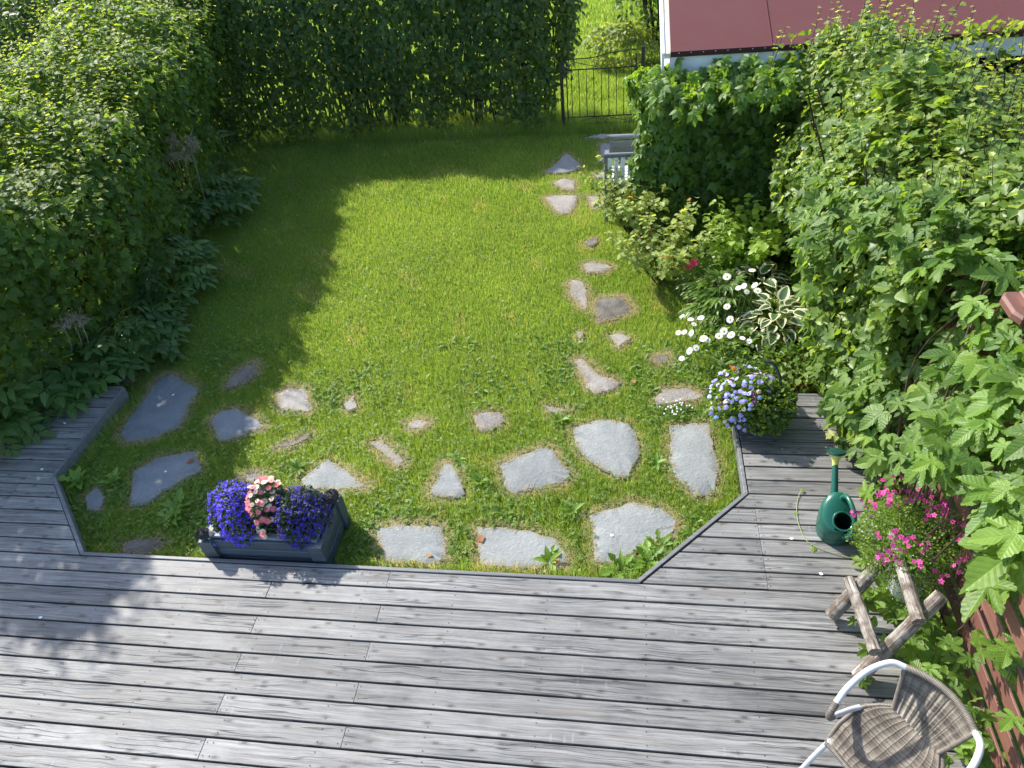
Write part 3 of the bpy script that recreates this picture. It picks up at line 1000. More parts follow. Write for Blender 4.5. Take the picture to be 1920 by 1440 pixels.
# ------------------------------------------------------------------ ground and lawn
STONES = [
 # outline in the photograph, stone, thickness above the lawn, label
 ([(1255,795),(1330,790),(1338,835),(1350,880),(1338,925),(1305,930),(1265,895),(1255,850)], 'slate', 'tall pale slate flagstone closest to the right deck wing below the pansy pot'),
 ([(1075,800),(1120,785),(1180,793),(1195,815),(1197,860),(1180,893),(1155,893),(1110,865),(1080,835)], 'slate', 'large rounded pale slate flagstone left of the tall one by the right deck wing'),
 ([(935,870),(1020,835),(1040,843),(1075,890),(1055,905),(965,925),(948,915)], 'slate', 'pale five sided slate flagstone in the middle of the lower lawn'),
 ([(1103,965),(1190,938),(1240,950),(1270,975),(1262,1000),(1190,1035),(1145,1057),(1115,1050),(1112,1010)], 'slate', 'big grey slate flagstone beside the diagonal right deck edge'),
 ([(893,985),(990,992),(1045,1010),(1065,1040),(1060,1065),(900,1062)], 'slate', 'wide whitish slate flagstone against the deck front edge with a dead leaf on it'),
 ([(703,988),(750,980),(830,985),(838,1045),(800,1060),(720,1050)], 'slate', 'pale slate flagstone against the deck front edge, next to the planter box'),
 ([(565,895),(615,857),(650,880),(690,910),(640,918),(572,918)], 'slate', 'pale slate flagstone partly hidden behind the right half of the planter box'),
 ([(805,920),(832,865),(850,870),(872,925),(860,932),(808,925)], 'slate', 'small triangular slate flagstone pointing up the lawn'),
 ([(690,828),(715,822),(750,850),(757,868),(745,873),(715,848)], 'granite', 'narrow slanting sandy flagstone nearly overgrown by grass'),
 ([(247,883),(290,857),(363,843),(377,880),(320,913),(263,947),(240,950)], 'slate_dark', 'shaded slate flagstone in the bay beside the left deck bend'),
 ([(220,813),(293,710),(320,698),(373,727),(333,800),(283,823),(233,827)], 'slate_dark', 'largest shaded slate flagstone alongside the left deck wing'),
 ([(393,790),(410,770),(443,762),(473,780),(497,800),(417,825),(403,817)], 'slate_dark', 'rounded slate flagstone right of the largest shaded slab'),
 ([(422,720),(443,693),(477,677),(483,700),(457,717),(423,728)], 'mossy', 'mossy speckled flagstone standing alone at the left edge of the sunny lawn'),
 ([(517,737),(540,725),(573,727),(587,763),(580,773),(523,767)], 'granite', 'pinkish granite flagstone in half shade left of the lawn middle'),
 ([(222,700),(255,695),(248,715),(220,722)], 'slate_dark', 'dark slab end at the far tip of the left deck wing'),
 ([(450,893),(480,883),(497,895),(470,905)], 'granite', 'small sandy flagstone peeping over the left lobelia mound'),
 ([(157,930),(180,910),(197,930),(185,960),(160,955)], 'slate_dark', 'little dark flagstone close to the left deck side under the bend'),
 ([(230,1017),(250,1010),(300,1007),(310,1017),(283,1040),(227,1035)], 'mossy', 'bare stony patch of a flagstone left of the planter box against the deck'),
 ([(517,838),(555,820),(583,810),(580,820),(540,838)], 'mossy', 'thin sliver of a flagstone almost lost in the grass'),
 ([(643,757),(663,738),(671,763),(652,770)], 'granite', 'tiny triangular flagstone on the lawn left of centre'),
 ([(763,792),(783,785),(807,790),(790,803),(773,803)], 'granite', 'small flat flagstone between the tiny triangle and the rough granite one'),
 ([(887,773),(913,770),(940,772),(948,787),(927,802),(903,807),(893,800)], 'granite', 'rough whitish granite flagstone in the lawn above the five sided slate'),
 ([(1017,757),(1040,763),(1073,767),(1033,777)], 'granite', 'straw covered sliver of stone above the large rounded slate'),
 ([(1073,672),(1090,670),(1123,700),(1167,717),(1153,728),(1113,735),(1100,727),(1087,700)], 'granite', 'long curved rough granite flagstone left of the daisies'),
 ([(1140,627),(1160,622),(1187,633),(1160,650)], 'granite', 'small wedge flagstone below the dark squarish one'),
 ([(1113,563),(1133,555),(1170,555),(1187,577),(1180,585),(1157,595),(1123,605),(1118,590)], 'mossy', 'dark squarish lichened flagstone below the currant bush'),
 ([(1065,530),(1073,523),(1093,527),(1102,545),(1098,580),(1090,577),(1070,553)], 'granite', 'upright oval buff flagstone left of the dark squarish one'),
 ([(1095,493),(1107,489),(1140,495),(1150,500),(1130,510),(1100,510)], 'granite', 'pale flagstone left of the stems of the currant bush'),
 ([(1227,745),(1240,727),(1290,725),(1325,742),(1270,755),(1230,757)], 'granite', 'pale flagstone behind the pansies beside the white clover'),
 ([(1220,667),(1250,660),(1257,683),(1230,682)], 'mossy', 'brown earthy stone left of the daisies'),
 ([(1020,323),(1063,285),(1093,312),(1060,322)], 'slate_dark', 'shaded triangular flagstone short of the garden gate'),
 ([(1038,340),(1060,333),(1080,338),(1077,355),(1053,353)], 'granite', 'small half shaded flagstone below the shaded triangle'),
 ([(1017,370),(1037,365),(1083,365),(1080,380),(1070,397),(1047,400)], 'granite', 'sunlit bowl shaped flagstone left of the garden chair'),
 ([(1098,366),(1135,367),(1133,392),(1110,390)], 'granite', 'sandy flagstone beside the leg of the garden chair'),
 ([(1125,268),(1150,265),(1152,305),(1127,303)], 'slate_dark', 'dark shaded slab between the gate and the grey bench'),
 ([(1095,257),(1130,250),(1150,252),(1133,259)], 'slate', 'flat threshold stone under the garden gate'),
 ([(1113,325),(1137,320),(1137,333),(1120,333)], 'slate', 'small grey stone just left of the white chair slats'),
 ([(1080,620),(1095,621),(1087,637)], 'granite', 'tiny stone chip left of the small wedge flagstone'),
 ([(1097,450),(1118,443),(1122,455),(1103,462)], 'mossy', 'small sunken stone left of the leaves of the currant bush'),
]
for i, s in enumerate(STONES):
    STONES[i] = (np.array([at(x, y, GZ + 0.015)[:2] for x, y in s[0]]), s[1], s[2])


def refine(P, it=3, amp=0.011):
    P = [np.array(p) for p in P]
    for k in range(it):
        Q = []
        for i in range(len(P)):
            a, b = P[i], P[(i + 1) % len(P)]
            d = b - a
            L = np.hypot(*d)
            nrm = np.array((d[1], -d[0])) / max(L, 1e-6)
            Q += [a * 0.985 + b * 0.0075 + P[i - 1] * 0.0075, a + d * random.uniform(.38, .62) + nrm * random.uniform(-amp, amp) * min(1, L / .12)]
        P = Q
    return P


def area2(P):
    P = np.array(P)
    return (P[:, 0] * np.roll(P[:, 1], -1) - np.roll(P[:, 0], -1) * P[:, 1]).sum()


STONE_OUT = []
for P, kind, label in STONES:
    if area2(P) < 0: P = P[::-1]
    STONE_OUT.append((np.array(refine(P)), kind, label))

mb = MB()
mb.add([(-60, -30, GZ - 0.02), (60, -30, GZ - 0.02), (60, 80, GZ - 0.02), (-60, 80, GZ - 0.02)], [(0, 1, 2, 3)])
g = mb.build('lawn_ground', M['ground'])
tag(g, 'short mown lawn turf reaching from the deck to beyond the gate', None, None, 'structure')
# flower bed soil along the right
bed = [(0.95, 4.40), (1.72, 4.40), (1.72, 7.3), (0.2, 7.3), (0.35, 6.5), (0.62, 6.0), (0.75, 5.2), (0.88, 4.7)]
mb = MB(); mb.add([(x, y, GZ - 0.016 + 0.004) for x, y in bed], [tuple(range(len(bed)))])
g = mb.build('flower_bed_soil', M['soil']); tag(g, 'dark soil of the flower bed under the hosta and daisies', None, None, 'structure')
mb = MB(); mb.add([(x, y, GZ - 0.012) for x, y in [(-7.4, 3.0), (-5.05, 3.0), (-4.95, 4.5), (-5.2, 6.4), (-5.95, 9.95), (-0.95, 10.15), (-0.95, 11.1), (-7.4, 11.1)]], [tuple(range(8))])
g = mb.build('hedge_soil', M['soil']); tag(g, 'bare dark soil strip under the hedges', None, None, 'structure')

for P, kind, label in STONE_OUT:
    c = P.mean(0)
    n = len(P)
    mb = MB()
    ht = GZ + 0.012
    V = [(x, y, GZ - 0.06) for x, y in P] + [(x, y, ht - 0.010) for x, y in P]
    ins = [(p + (c - p) * min(0.12, 0.014 / max(0.03, np.hypot(*(c - p))))) for p in P]
    V += [(x, y, ht + random.uniform(-.0006, .0006)) for x, y in ins]
    mid = [(p + (c - p) * 0.5) for p in ins]
    V += [(x, y, ht + random.uniform(-.0003, .0003)) for x, y in mid] + [(c[0], c[1], ht)]
    F = []
    for i in range(n):
        j = (i + 1) % n
        for L in range(3):
            F.append((L * n + i, L * n + j, (L + 1) * n + j, (L + 1) * n + i))
        F.append((3 * n + i, 3 * n + j, 4 * n))
    mb.add(V, F)
    o = mb.build('flagstone', M[kind], smooth=True)
    tag(o, label, 'flagstone', 'flagstones set in the lawn')
    recentre(o, (c[0], c[1], GZ))

# signed distance to the nearest stone edge on a 1 cm raster (negative inside)
X0, Y0, CS = -7.5, 2.4, 0.0125
NX, NY = int(10.0 / CS), int(9.0 / CS)
SDF = np.full((NX, NY), 9.0, np.float32)
for P, kind, label in STONE_OUT:
    lo, hi = P.min(0) - 0.2, P.max(0) + 0.2
    i0, i1 = max(0, int((lo[0] - X0) / CS)), min(NX, int((hi[0] - X0) / CS) + 1)
    j0, j1 = max(0, int((lo[1] - Y0) / CS)), min(NY, int((hi[1] - Y0) / CS) + 1)
    gx, gy = np.meshgrid(X0 + (np.arange(i0, i1) + .5) * CS, Y0 + (np.arange(j0, j1) + .5) * CS, indexing='ij')
    dmin = np.full(gx.shape, 9.0); inside = np.zeros(gx.shape, bool)
    for k in range(len(P)):
        a, b = P[k], P[(k + 1) % len(P)]
        d = b - a
        t = np.clip(((gx - a[0]) * d[0] + (gy - a[1]) * d[1]) / max(1e-9, d @ d), 0, 1)
        dmin = np.minimum(dmin, np.hypot(gx - a[0] - t * d[0], gy - a[1] - t * d[1]))
        cr = (a[1] > gy) != (b[1] > gy)
        with np.errstate(divide='ignore', invalid='ignore'):
            inside ^= cr & (gx < (b[0] - a[0]) * (gy - a[1]) / (b[1] - a[1] + 1e-12) + a[0])
    sd = np.where(inside, -dmin, dmin)
    SDF[i0:i1, j0:j1] = np.minimum(SDF[i0:i1, j0:j1], sd)


def sdf(x, y):
    i = np.clip(((x - X0) / CS).astype(int), 0, NX - 1); j = np.clip(((y - Y0) / CS).astype(int), 0, NY - 1)
    return SDF[i, j]


LW = [(-3.81, 2.585), (-4.52, 3.30), (-4.50, 4.36)]      # inner edge of the left wing
RW = [(0.11, 2.585), (0.86, 3.335), (0.86, 4.36)]        # inner edge of the right wing


def in_lawn(x, y):
    lx = np.where(y < 3.30, -3.81 - (y - 2.585) / 0.715 * 0.71, np.where(y < 4.37, -4.52 + (y - 3.3) * 0.019, -5.0 - np.maximum(0, y - 4.5) * 0.19))
    rx = np.where(y < 3.335, 0.11 + (y - 2.585), np.where(y < 4.37, 0.86, np.where(y < 6.3, 1.25, 0.85)))
    ok = (x > lx + 0.02) & (x < rx - 0.02) & (y > 2.62) & (y < 10.7)
    pl = (x > -2.9) & (x < -1.95) & (y > 2.6) & (y < 3.10)
    return ok & ~pl


def blades(n, x0, x1, y0, y1, hmin, hmax, w, mask, dryf=None, lean=0.5, keepf=None):
    x = rng.uniform(x0, x1, n); y = rng.uniform(y0, y1, n)
    k = mask(x, y)
    if keepf is not None: k &= rng.uniform(0, 1, n) < keepf(x, y)
    x, y = x[k], y[k]
    n = len(x)
    p3 = np.stack([x, y, x * 0], 1)
    hh = rng.uniform(hmin, hmax, n) * (1 + 0.35 * nz(p3, 3.5, 2))
    ln = rng.normal(0, lean, n) + 0.15
    az = rng.uniform(0, 2 * PI, n)
    fx, fy = rng.uniform(0, 2 * PI, n), 0
    bx = np.stack([np.cos(fx), np.sin(fx), 0 * fx], 1) * (w * rng.uniform(.6, 1.3, n) / 2)[:, None]
    tip = np.stack([np.cos(az) * np.sin(ln), np.sin(az) * np.sin(ln), np.abs(np.cos(ln))], 1) * hh[:, None]
    b = np.stack([x, y, np.full(n, GZ - 0.02)], 1)
    V = np.stack([b - bx, b + bx, b + tip + np.array([0, 0, 0.02])], 1).reshape(-1, 3)
    F = np.arange(n * 3).reshape(-1, 3)
    rnd = rng.uniform(0, 1, n)
    dry = (rng.uniform(0, 1, n) < 0.04) * rng.uniform(0.3, 1, n) if dryf is None else dryf(x, y, n)
    return V, F, np.repeat(rnd, 3), np.repeat(dry, 3)


def grass_obj(parts, name, label):
    off = 0; V, F, RN, DR = [], [], [], []
    for v, f, r, d in parts:
        V.append(v); F.append(f + off); RN.append(r); DR.append(d); off += len(v)
    me = mesh_np(name, np.concatenate(V), np.concatenate(F), M['grass'], np.concatenate(RN), None, extra={'dry': np.concatenate(DR)})
    o = link(name, me)
    return tag(o, label, 'grass', None, 'stuff')


def dry_near(x, y, n):
    s = sdf(x, y)
    near = np.clip(1 - (s - 0.005) / 0.07, 0, 1)
    p3 = np.stack([x, y, 0 * x], 1)
    patch = np.clip((nz(p3, 2.3, 3) - 0.55) * 1.2, 0, 0.5)
    return np.clip((rng.uniform(0, 1, n) < near * 0.75 + patch * 0.5 + 0.05) * rng.uniform(0.35, 1, n), 0, 1)


off_stone = lambda x, y: in_lawn(x, y) & (sdf(x, y) > 0.004 - 0.022 * np.maximum(0, nz(np.stack([x, y, 0 * x], 1), 5.0, 7)))
thin = lambda x, y: np.clip((sdf(x, y) + 0.005) / 0.09, 0.12, 1)
parts = [
    blades(420000, -5.2, 1.3, 2.6, 5.0, 0.022, 0.048, 0.0045, off_stone, dry_near, 0.85, thin),
    blades(330000, -6.0, 1.3, 5.0, 8.0, 0.022, 0.044, 0.0055, off_stone, dry_near, 0.85, thin),
    blades(150000, -6.2, 0.9, 8.0, 10.7, 0.025, 0.055, 0.007, off_stone, dry_near, 0.8, thin),
]
# straw lying round the stones
ring = lambda x, y: in_lawn(x, y) & (sdf(x, y) > -0.022) & (sdf(x, y) < 0.085)
v, f, r_, d_ = blades(800000, -5.0, 1.3, 2.6, 9.6, 0.016, 0.034, 0.0032, ring, lambda x, y, n: rng.uniform(0.6, 1.0, n), 0.25, lambda x, y: np.where(sdf(x, y) < 0, 0.25, np.clip(1 - sdf(x, y) / 0.085, 0, 1) * np.clip(0.50 + 0.8 * nz(np.stack([x, y, 0 * x], 1), 1.6, 1), 0.15, 1)))
V3 = v.reshape(-1, 3, 3)
d = V3[:, 2] - (V3[:, 0] + V3[:, 1]) / 2
ang = rng.uniform(0, 2 * PI, len(V3)); L = np.linalg.norm(d, axis=1)
mid = (V3[:, 0] + V3[:, 1]) / 2
mid[:, 2] = GZ + np.where(sdf(mid[:, 0], mid[:, 1]) < 0, 0.0155, 0.012)
V3[:, 0] = mid + np.stack([-np.sin(ang), np.cos(ang), 0 * ang], 1) * 0.0016
V3[:, 1] = mid - np.stack([-np.sin(ang), np.cos(ang), 0 * ang], 1) * 0.0016
V3[:, 2] = mid + np.stack([np.cos(ang), np.sin(ang), 0.10 + 0 * ang], 1) * L[:, None]
parts.append((V3.reshape(-1, 3), f, r_, d_))
# longer tufts against the deck edge and at the planter
edge = lambda x, y: off_stone(x, y) & ((y < 2.72) | ((x > 0.02 + (y - 2.6)) & (y < 3.4)) | ((x < -3.72 - (y - 2.585)) & (y < 3.3)) | ((x < -4.40) & (y < 4.4)) | ((x > 0.76) & (y < 4.4)))
parts.append(blades(160000, -4.6, 1.0, 2.6, 4.4, 0.05, 0.12, 0.0055, edge, dry_near, 0.45, lambda x, y: np.clip(0.6 + 0.5 * nz(np.stack([x, y, 0 * x], 1), 2.5, 5), 0.03, 1)))
edge2 = lambda x, y: in_lawn(x, y) & (x < -4.75 - np.maximum(0, y - 4.5) * 0.19 + 0.12)
parts.append(blades(40000, -6.3, -4.3, 4.4, 10.6, 0.06, 0.16, 0.006, edge2, None, 0.5))
parts.append(blades(40000, -6.0, 0.4, 9.9, 10.7, 0.06, 0.2, 0.007, lambda x, y: in_lawn(x, y), None, 0.5))
grass_obj(parts, 'lawn_grass', 'short green lawn grass with straw round the flagstones')
beyond = lambda x, y: (y > 10.7 + 0 * x)
grass_obj([blades(190000, -7.5, 2.8, 10.6, 14.0, 0.04, 0.08, 0.011, beyond, None, 0.5), blades(150000, -8.5, 3.5, 14.0, 22.0, 0.05, 0.1, 0.018, beyond, None, 0.5)],
          'meadow_grass', 'sunlit lawn grass beyond the back hedge and gate')

# clover and small weeds in the turf
n = 34000
x = rng.uniform(-6, 1.3, n); y = 2.6 + (10.3 - 2.6) * rng.uniform(0, 1, n) ** 1.35
p3 = np.stack([x, y, 0 * x], 1)
k = off_stone(x, y) & (rng.uniform(0, 1, n) < np.clip(0.40 + 0.5 * nz(p3, 0.9, 4) + 0.30 * (x < -3.3) + 0.25 * (y < 4.4), 0.10, 1))
x, y = x[k], y[k]; n = len(x)
pos = np.stack([x, y, GZ + rng.uniform(0.012, 0.045, n)], 1)
a = rng.uniform(0, 6.28, n)
ax = np.stack([np.cos(a), np.sin(a), 0 * a], 1)
nr = np.array([0, 0, 1.0]) + rng.normal(0, 0.28, (n, 3))
v, f, rn, lc = merged(T_CLOV, pos, ax, nr, rng.uniform(0.009, 0.017, n), rng.uniform(0, 1.25, n))
tag(link('clover', mesh_np('clover', v, f, M['clover'], rn, lc)), 'clover leaves scattered through the lawn turf', 'clover', None, 'stuff')

n = 30000
x = rng.uniform(-5, 1.2, n); y = 2.6 + 2.6 * rng.uniform(0, 1, n)
p3 = np.stack([x, y, 0 * x], 1)
k = off_stone(x, y) & (sdf(x, y) > 0.03) & (rng.uniform(0, 1, n) < np.clip(1.1 * nz(p3, 1.7, 6) + 0.15, 0.02, 1))
x, y = x[k], y[k]; n = len(x)
a = rng.uniform(0, 6.28, n)
el = rng.uniform(0.2, 1.0, n)
ax = np.stack([np.cos(a) * np.cos(el), np.sin(a) * np.cos(el), np.sin(el)], 1)
nr = np.stack([-np.cos(a) * np.sin(el), -np.sin(a) * np.sin(el), np.cos(el)], 1) + rng.normal(0, 0.2, (n, 3))
v, f, rn, lc = merged(T_WEED, np.stack([x, y, np.full(n, GZ)], 1), ax, nr, rng.uniform(0.03, 0.075, n), rng.uniform(0.1, 1.25, n))
tag(link('lawn_weeds', mesh_np('lawn_weeds', v, f, M['weed'], rn, lc)), 'low broad leaved weeds between the flagstones', 'weeds', None, 'stuff')

# single larger weeds
for (px, py, nl, L, lab) in [
    (1030, 1055, 11, 0.11, 'dandelion rosette at the deck edge on the whitish slate'),
    (1165, 1068, 13, 0.15, 'tall dandelion at the deck edge below the big grey slate'),
    (1215, 1055, 12, 0.14, 'dandelion in the corner by the diagonal deck edge'),
    (1235, 1025, 10, 0.12, 'dandelion leaning over the diagonal deck edge right of the big slate'),
    (335, 955, 13, 0.14, 'flat dandelion rosette below the shaded slate in the left bay'),
    (322, 975, 12, 0.13, 'second dandelion rosette just left of the planter box'),
    (215, 905, 11, 0.11, 'weed rosette between the two shaded slates and the deck bend'),
    (150, 905, 14, 0.16, 'tall grassy weed tuft in the left deck bend'),
    (860, 862, 11, 0.10, 'weed rosette at the point of the triangular slate'),
    (1050, 790, 12, 0.10, 'weed clump left of the large rounded slate'),
    (900, 905, 12, 0.09, 'weed clump right of the triangular slate'),
    (560, 880, 11, 0.11, 'grass weed standing behind the pink flowers'),
    (1230, 870, 13, 0.08, 'clover weed clump between the two tall right slates'),
    (1075, 960, 13, 0.10, 'weed clump left of the big grey slate'),
]:
    c = at(px, py)
    t = thing('weed', lab, 'weed', c, 'weeds between the flagstones')
    cl = Cloud()
    a = np.arange(nl) * 2.39996 + rng.uniform(0, 6)
    el = rng.uniform(0.15, 1.0, nl)
    ax = np.stack([np.cos(a) * np.cos(el), np.sin(a) * np.cos(el), np.sin(el)], 1)
    nr = np.stack([-np.cos(a) * np.sin(el), -np.sin(a) * np.sin(el), np.cos(el)], 1)
    cl.add(np.tile(c, (nl, 1)) + ax * 0.006, ax, nr, rng.uniform(0.6, 1.15, nl) * L, rng.uniform(0.4, 1.2, nl))
    foliage(t, cl, [T_WEED[1], T_WEED[0]] if nl % 2 else T_WEED, M['weed'], 60, 8, levels=3, cell=3, per=4)
# ------------------------------------------------------------------ deck
deck = thing('deck', None, None, (-1.5, 1.5, 0))
deck['kind'] = 'structure'
deck['label'] = 'weathered grey plank deck in a U shape round the lower lawn'
GAP = 0.0115


def plank(x0l, x0h, x1l, x1h, yl, yh):
    """A deck board; its ends may be cut aslant (x at its low and high y)."""
    z = random.uniform(-0.0012, 0.0012)
    mb = MB()
    mb.slab([(x0l, yl), (x1l, yl), (x1h, yh), (x0h, yh)], -0.030, z, 0.002)
    return mb.build('plank', M['deck'], deck)


screws = MB()


def screw_pair(x, yl, yh):
    for y in (yl + 0.022, yh - 0.022):
        q = x + random.uniform(-.006, .006)
        screws.add([(q + 0.0038 * math.cos(k), y + 0.0038 * math.sin(k), 0.0022) for k in (0, 1.05, 2.1, 3.14, 4.19, 5.24)], [(0, 1, 2, 3, 4, 5)])


JOINTS = np.arange(-5.25, 1.8, 0.6)
DX1 = 1.735
for row in range(1, 22):
    yh = DY0 - (row - 1) * DP - GAP / 2 + (0.0 if row > 1 else 0.0)
    yl = DY0 - row * DP + GAP / 2
    cuts = [-5.6, -1.513 if row % 2 else -2.307, DX1]
    if row % 4 == 0: cuts.insert(1, -4.9)
    for a, b in zip(cuts[:-1], cuts[1:]):
        e = 0.0008
        plank(a + e, a + e, b - e, b - e, yl, yh)
    for x in JOINTS: screw_pair(x, yl, yh)
    for c in cuts[1:-1]:
        screw_pair(c - 0.02, yl, yh); screw_pair(c + 0.02, yl, yh)
lxe = lambda y: -3.825 - (y - 2.5745) * 0.993 if y < 3.29 else -4.533 + (y - 3.29) * 0.02
rxe = lambda y: 0.135 + (y - 2.5745) if y < 3.32 else 0.88
for row in range(0, 14):
    yl = DY0 + row * DP + GAP / 2
    yh = DY0 + (row + 1) * DP - GAP / 2
    if yh > 4.35: yh = 4.338
    for (lo, hi, fn, left) in ((yl, yh, lxe, True), (yl, yh, rxe, False)):
        a, b = fn(lo), fn(hi)
        if left:
            c = -4.755 if row < 5 else None
            if c is not None:
                plank(-5.34, -5.34, c - .001, c - .001, lo, hi)
                if a - c > 0.05: plank(c + .001, c + .001, a, b, lo, hi)
            else:
                plank(-5.34, -5.34, a, b, lo, hi)
            screw_pair(min(a, b) - 0.03, lo, hi)
        else:
            c = 0.904 if row < 5 else None
            if c is not None and c - max(a, b) > 0.04:
                plank(a, b, c - .001, c - .001, lo, hi)
                plank(c + .001, c + .001, DX1, DX1, lo, hi)
                screw_pair(c - .02, lo, hi); screw_pair(c + .02, lo, hi)
            else:
                plank(a, b, DX1, DX1, lo, hi)
            screw_pair(max(a, b) + 0.03, lo, hi)
            screw_pair(1.5, lo, hi)
screws.build('screw_heads', M['screw'], deck, kind='stuff')


def trim(pts, top=0.004, w=0.026, low=-0.135):
    """Board on edge along a deck edge, then a second fascia board below and behind it."""
    for a, b in zip(pts[:-1], pts[1:]):
        a, b = Vector((*a, 0)), Vector((*b, 0))
        d = (b - a).normalized(); s = Vector((-d.y, d.x, 0))
        q = [a, b, b + s * w, a + s * w]
        mb = MB(); mb.slab([(p.x, p.y) for p in q], -0.088, top, 0.003)
        mb.build('edge_trim', M['trim'], deck)
        q = [a + s * 0.003, b + s * 0.003, b + s * (w - 0.006), a + s * (w - 0.006)]
        mb = MB(); mb.slab([(p.x, p.y) for p in q], low - 0.05, -0.091, 0.0)
        mb.build('fascia_board', M['trim'], deck)


trim([(0.118, 2.577), (-3.818, 2.577)][::-1])
trim([(-4.531, 3.292), (-3.822, 2.580)])
trim([(-4.512, 4.350), (-4.531, 3.296)])
trim([(0.122, 2.580), (0.872, 3.330)])
trim([(0.872, 3.334), (0.872, 4.350)])
trim([(0.848, 4.340), (DX1, 4.340)])
trim([(-5.34, 4.341), (-4.515, 4.341)])
trim([(-5.342, 2.6), (-5.342, 4.34)])
mb = MB()
for x in np.arange(-5.3, 1.75, 0.6): mb.box(x - 0.024, -0.2, -0.19, x + 0.024, 2.56, -0.034)
for x in (0.93, 1.3, 1.66, -5.2, -4.9, -4.62): mb.box(x - 0.02, 2.6, -0.19, x + 0.02, 4.32, -0.034)
mb.build('joist', M['joist'], deck, kind='stuff')
mb = MB(); mb.add([(-5.6, -0.3, GZ - 0.011), (DX1, -0.3, GZ - 0.011), (DX1, 4.34, GZ - 0.011), (0.87, 4.34, GZ - 0.011), (0.87, 3.33, GZ - 0.011), (0.12, 2.57, GZ - 0.011), (-3.82, 2.57, GZ - 0.011), (-4.53, 3.29, GZ - 0.011), (-4.51, 4.34, GZ - 0.011), (-5.6, 4.34, GZ - 0.011)], [tuple(range(10))])
mb.build('gap_shade_sheet', M['joist'], deck)  # dark sheet added so the gaps between boards read black

# ------------------------------------------------------------------ shed with the red roof
shed = thing('garden_shed', 'small white shed with a red felt roof and an open dark front at top right', 'shed', (2.4, 8.6, GZ))
EX0, EX1, EY, EZ = 0.42, 4.1, 7.18, 1.74
RS = math.tan(R(19))
RD = 3.0


def roofq(x0, x1, yo0, yo1, z0=0.0, z1=0.03):
    """A panel of the roof plane between two distances up from the eave."""
    vs = []
    for zz in (z0, z1):
        for x, yo in ((x0, yo0), (x1, yo0), (x1, yo1), (x0, yo1)):
            vs.append((x, EY + yo, EZ + yo * RS + zz))
    return vs, [(3, 2, 1, 0), (4, 5, 6, 7), (0, 1, 5, 4), (1, 2, 6, 5), (2, 3, 7, 6), (3, 0, 4, 7)]


for i, (x0, x1) in enumerate(((EX0 + 0.004, 1.333), (1.325, 2.328), (2.32, 3.325), (3.317, EX1))):
    mb = MB(); mb.add(*roofq(x0, x1, -0.02, RD, 0.0 + 0.004 * i, 0.022 + 0.004 * i)); mb.build('felt_sheet', M['felt'], shed)
mb = MB(); mb.add([(EX0, EY - 0.03, EZ + 0.018), (EX1, EY - 0.03, EZ + 0.018), (EX1, EY - 0.026, EZ - 0.032), (EX0, EY - 0.026, EZ - 0.032), (EX0, EY - 0.018, EZ + 0.018), (EX1, EY - 0.018, EZ + 0.018), (EX1, EY - 0.014, EZ - 0.032), (EX0, EY - 0.014, EZ - 0.032)],
                  [(0, 3, 2, 1), (0, 1, 5, 4), (3, 7, 6, 2), (4, 5, 6, 7), (0, 4, 7, 3), (1, 2, 6, 5)])
mb.build('drip_edge', M['felt_edge'], shed)
mb = MB()
for x in np.arange(EX0 + 0.08, EX1, 0.11):
    mb.ball((x, EY - 0.031, EZ + 0.004), 0.006, 0.003, 0.006, 6, 4)
mb.build('felt_nail', M['white_metal'], shed, kind='stuff')
mb = MB(); mb.box(EX0 - 0.002, EY + 0.0, EZ - 0.20, EX1, EY + 0.024, EZ - 0.005); mb.build('fascia', M['white_paint'], shed)
for x in (1.333, 2.328, 3.325):
    mb = MB(); mb.add(*roofq(x - 0.002, x + 0.0015, -0.02, RD, 0.0242, 0.0345)); mb.build('felt_seam', M['felt'], shed)
# verge: bare board next to the felt, white barge board outside it
mb = MB(); mb.add(*roofq(EX0 - 0.05, EX0 + 0.002, -0.03, RD, -0.03, 0.016)); mb.build('verge_board', M['raw_wood'], shed)
mb = MB(); mb.add(*roofq(EX0 - 0.078, EX0 - 0.052, -0.035, RD, -0.15, 0.024)); mb.build('barge_board', M['white_paint'], shed)
mb = MB(); mb.box(0.50, 7.30, GZ - .02, 1.95, 7.36, EZ - 0.03); mb.build('front_wall', M['white_paint'], shed)
mb = MB(); mb.box(0.50, 7.362, GZ - .02, 0.56, 9.9, EZ + 0.0); mb.build('side_wall', M['white_paint'], shed)
mb = MB(); mb.box(1.953, 7.30, GZ - .02, 4.0, 7.36, 0.98); mb.build('low_wall', M['blue_wall'], shed)
mb = MB(); mb.box(3.44, 7.296, 0.983, 3.78, 7.364, 1.32); mb.build('panel', M['blue_wall'], shed)
mb = MB(); mb.box(0.57, 9.7, GZ - .02, 4.0, 9.76, EZ + 0.7); mb.build('back_wall', M['dark_inside'], shed)
mb = MB(); mb.box(0.57, 7.37, GZ - .018, 4.0, 9.69, GZ + 0.03); mb.build('inner_floor', M['dark_inside'], shed)
mb = MB(); mb.box(3.9, 7.30, 0.983, 3.98, 7.38, EZ - 0.03); mb.build('corner_post', M['white_paint'], shed)
mb = MB(); mb.box(3.98, 7.40, GZ, 4.02, 9.69, EZ); mb.build('side_wall', M['dark_inside'], shed)

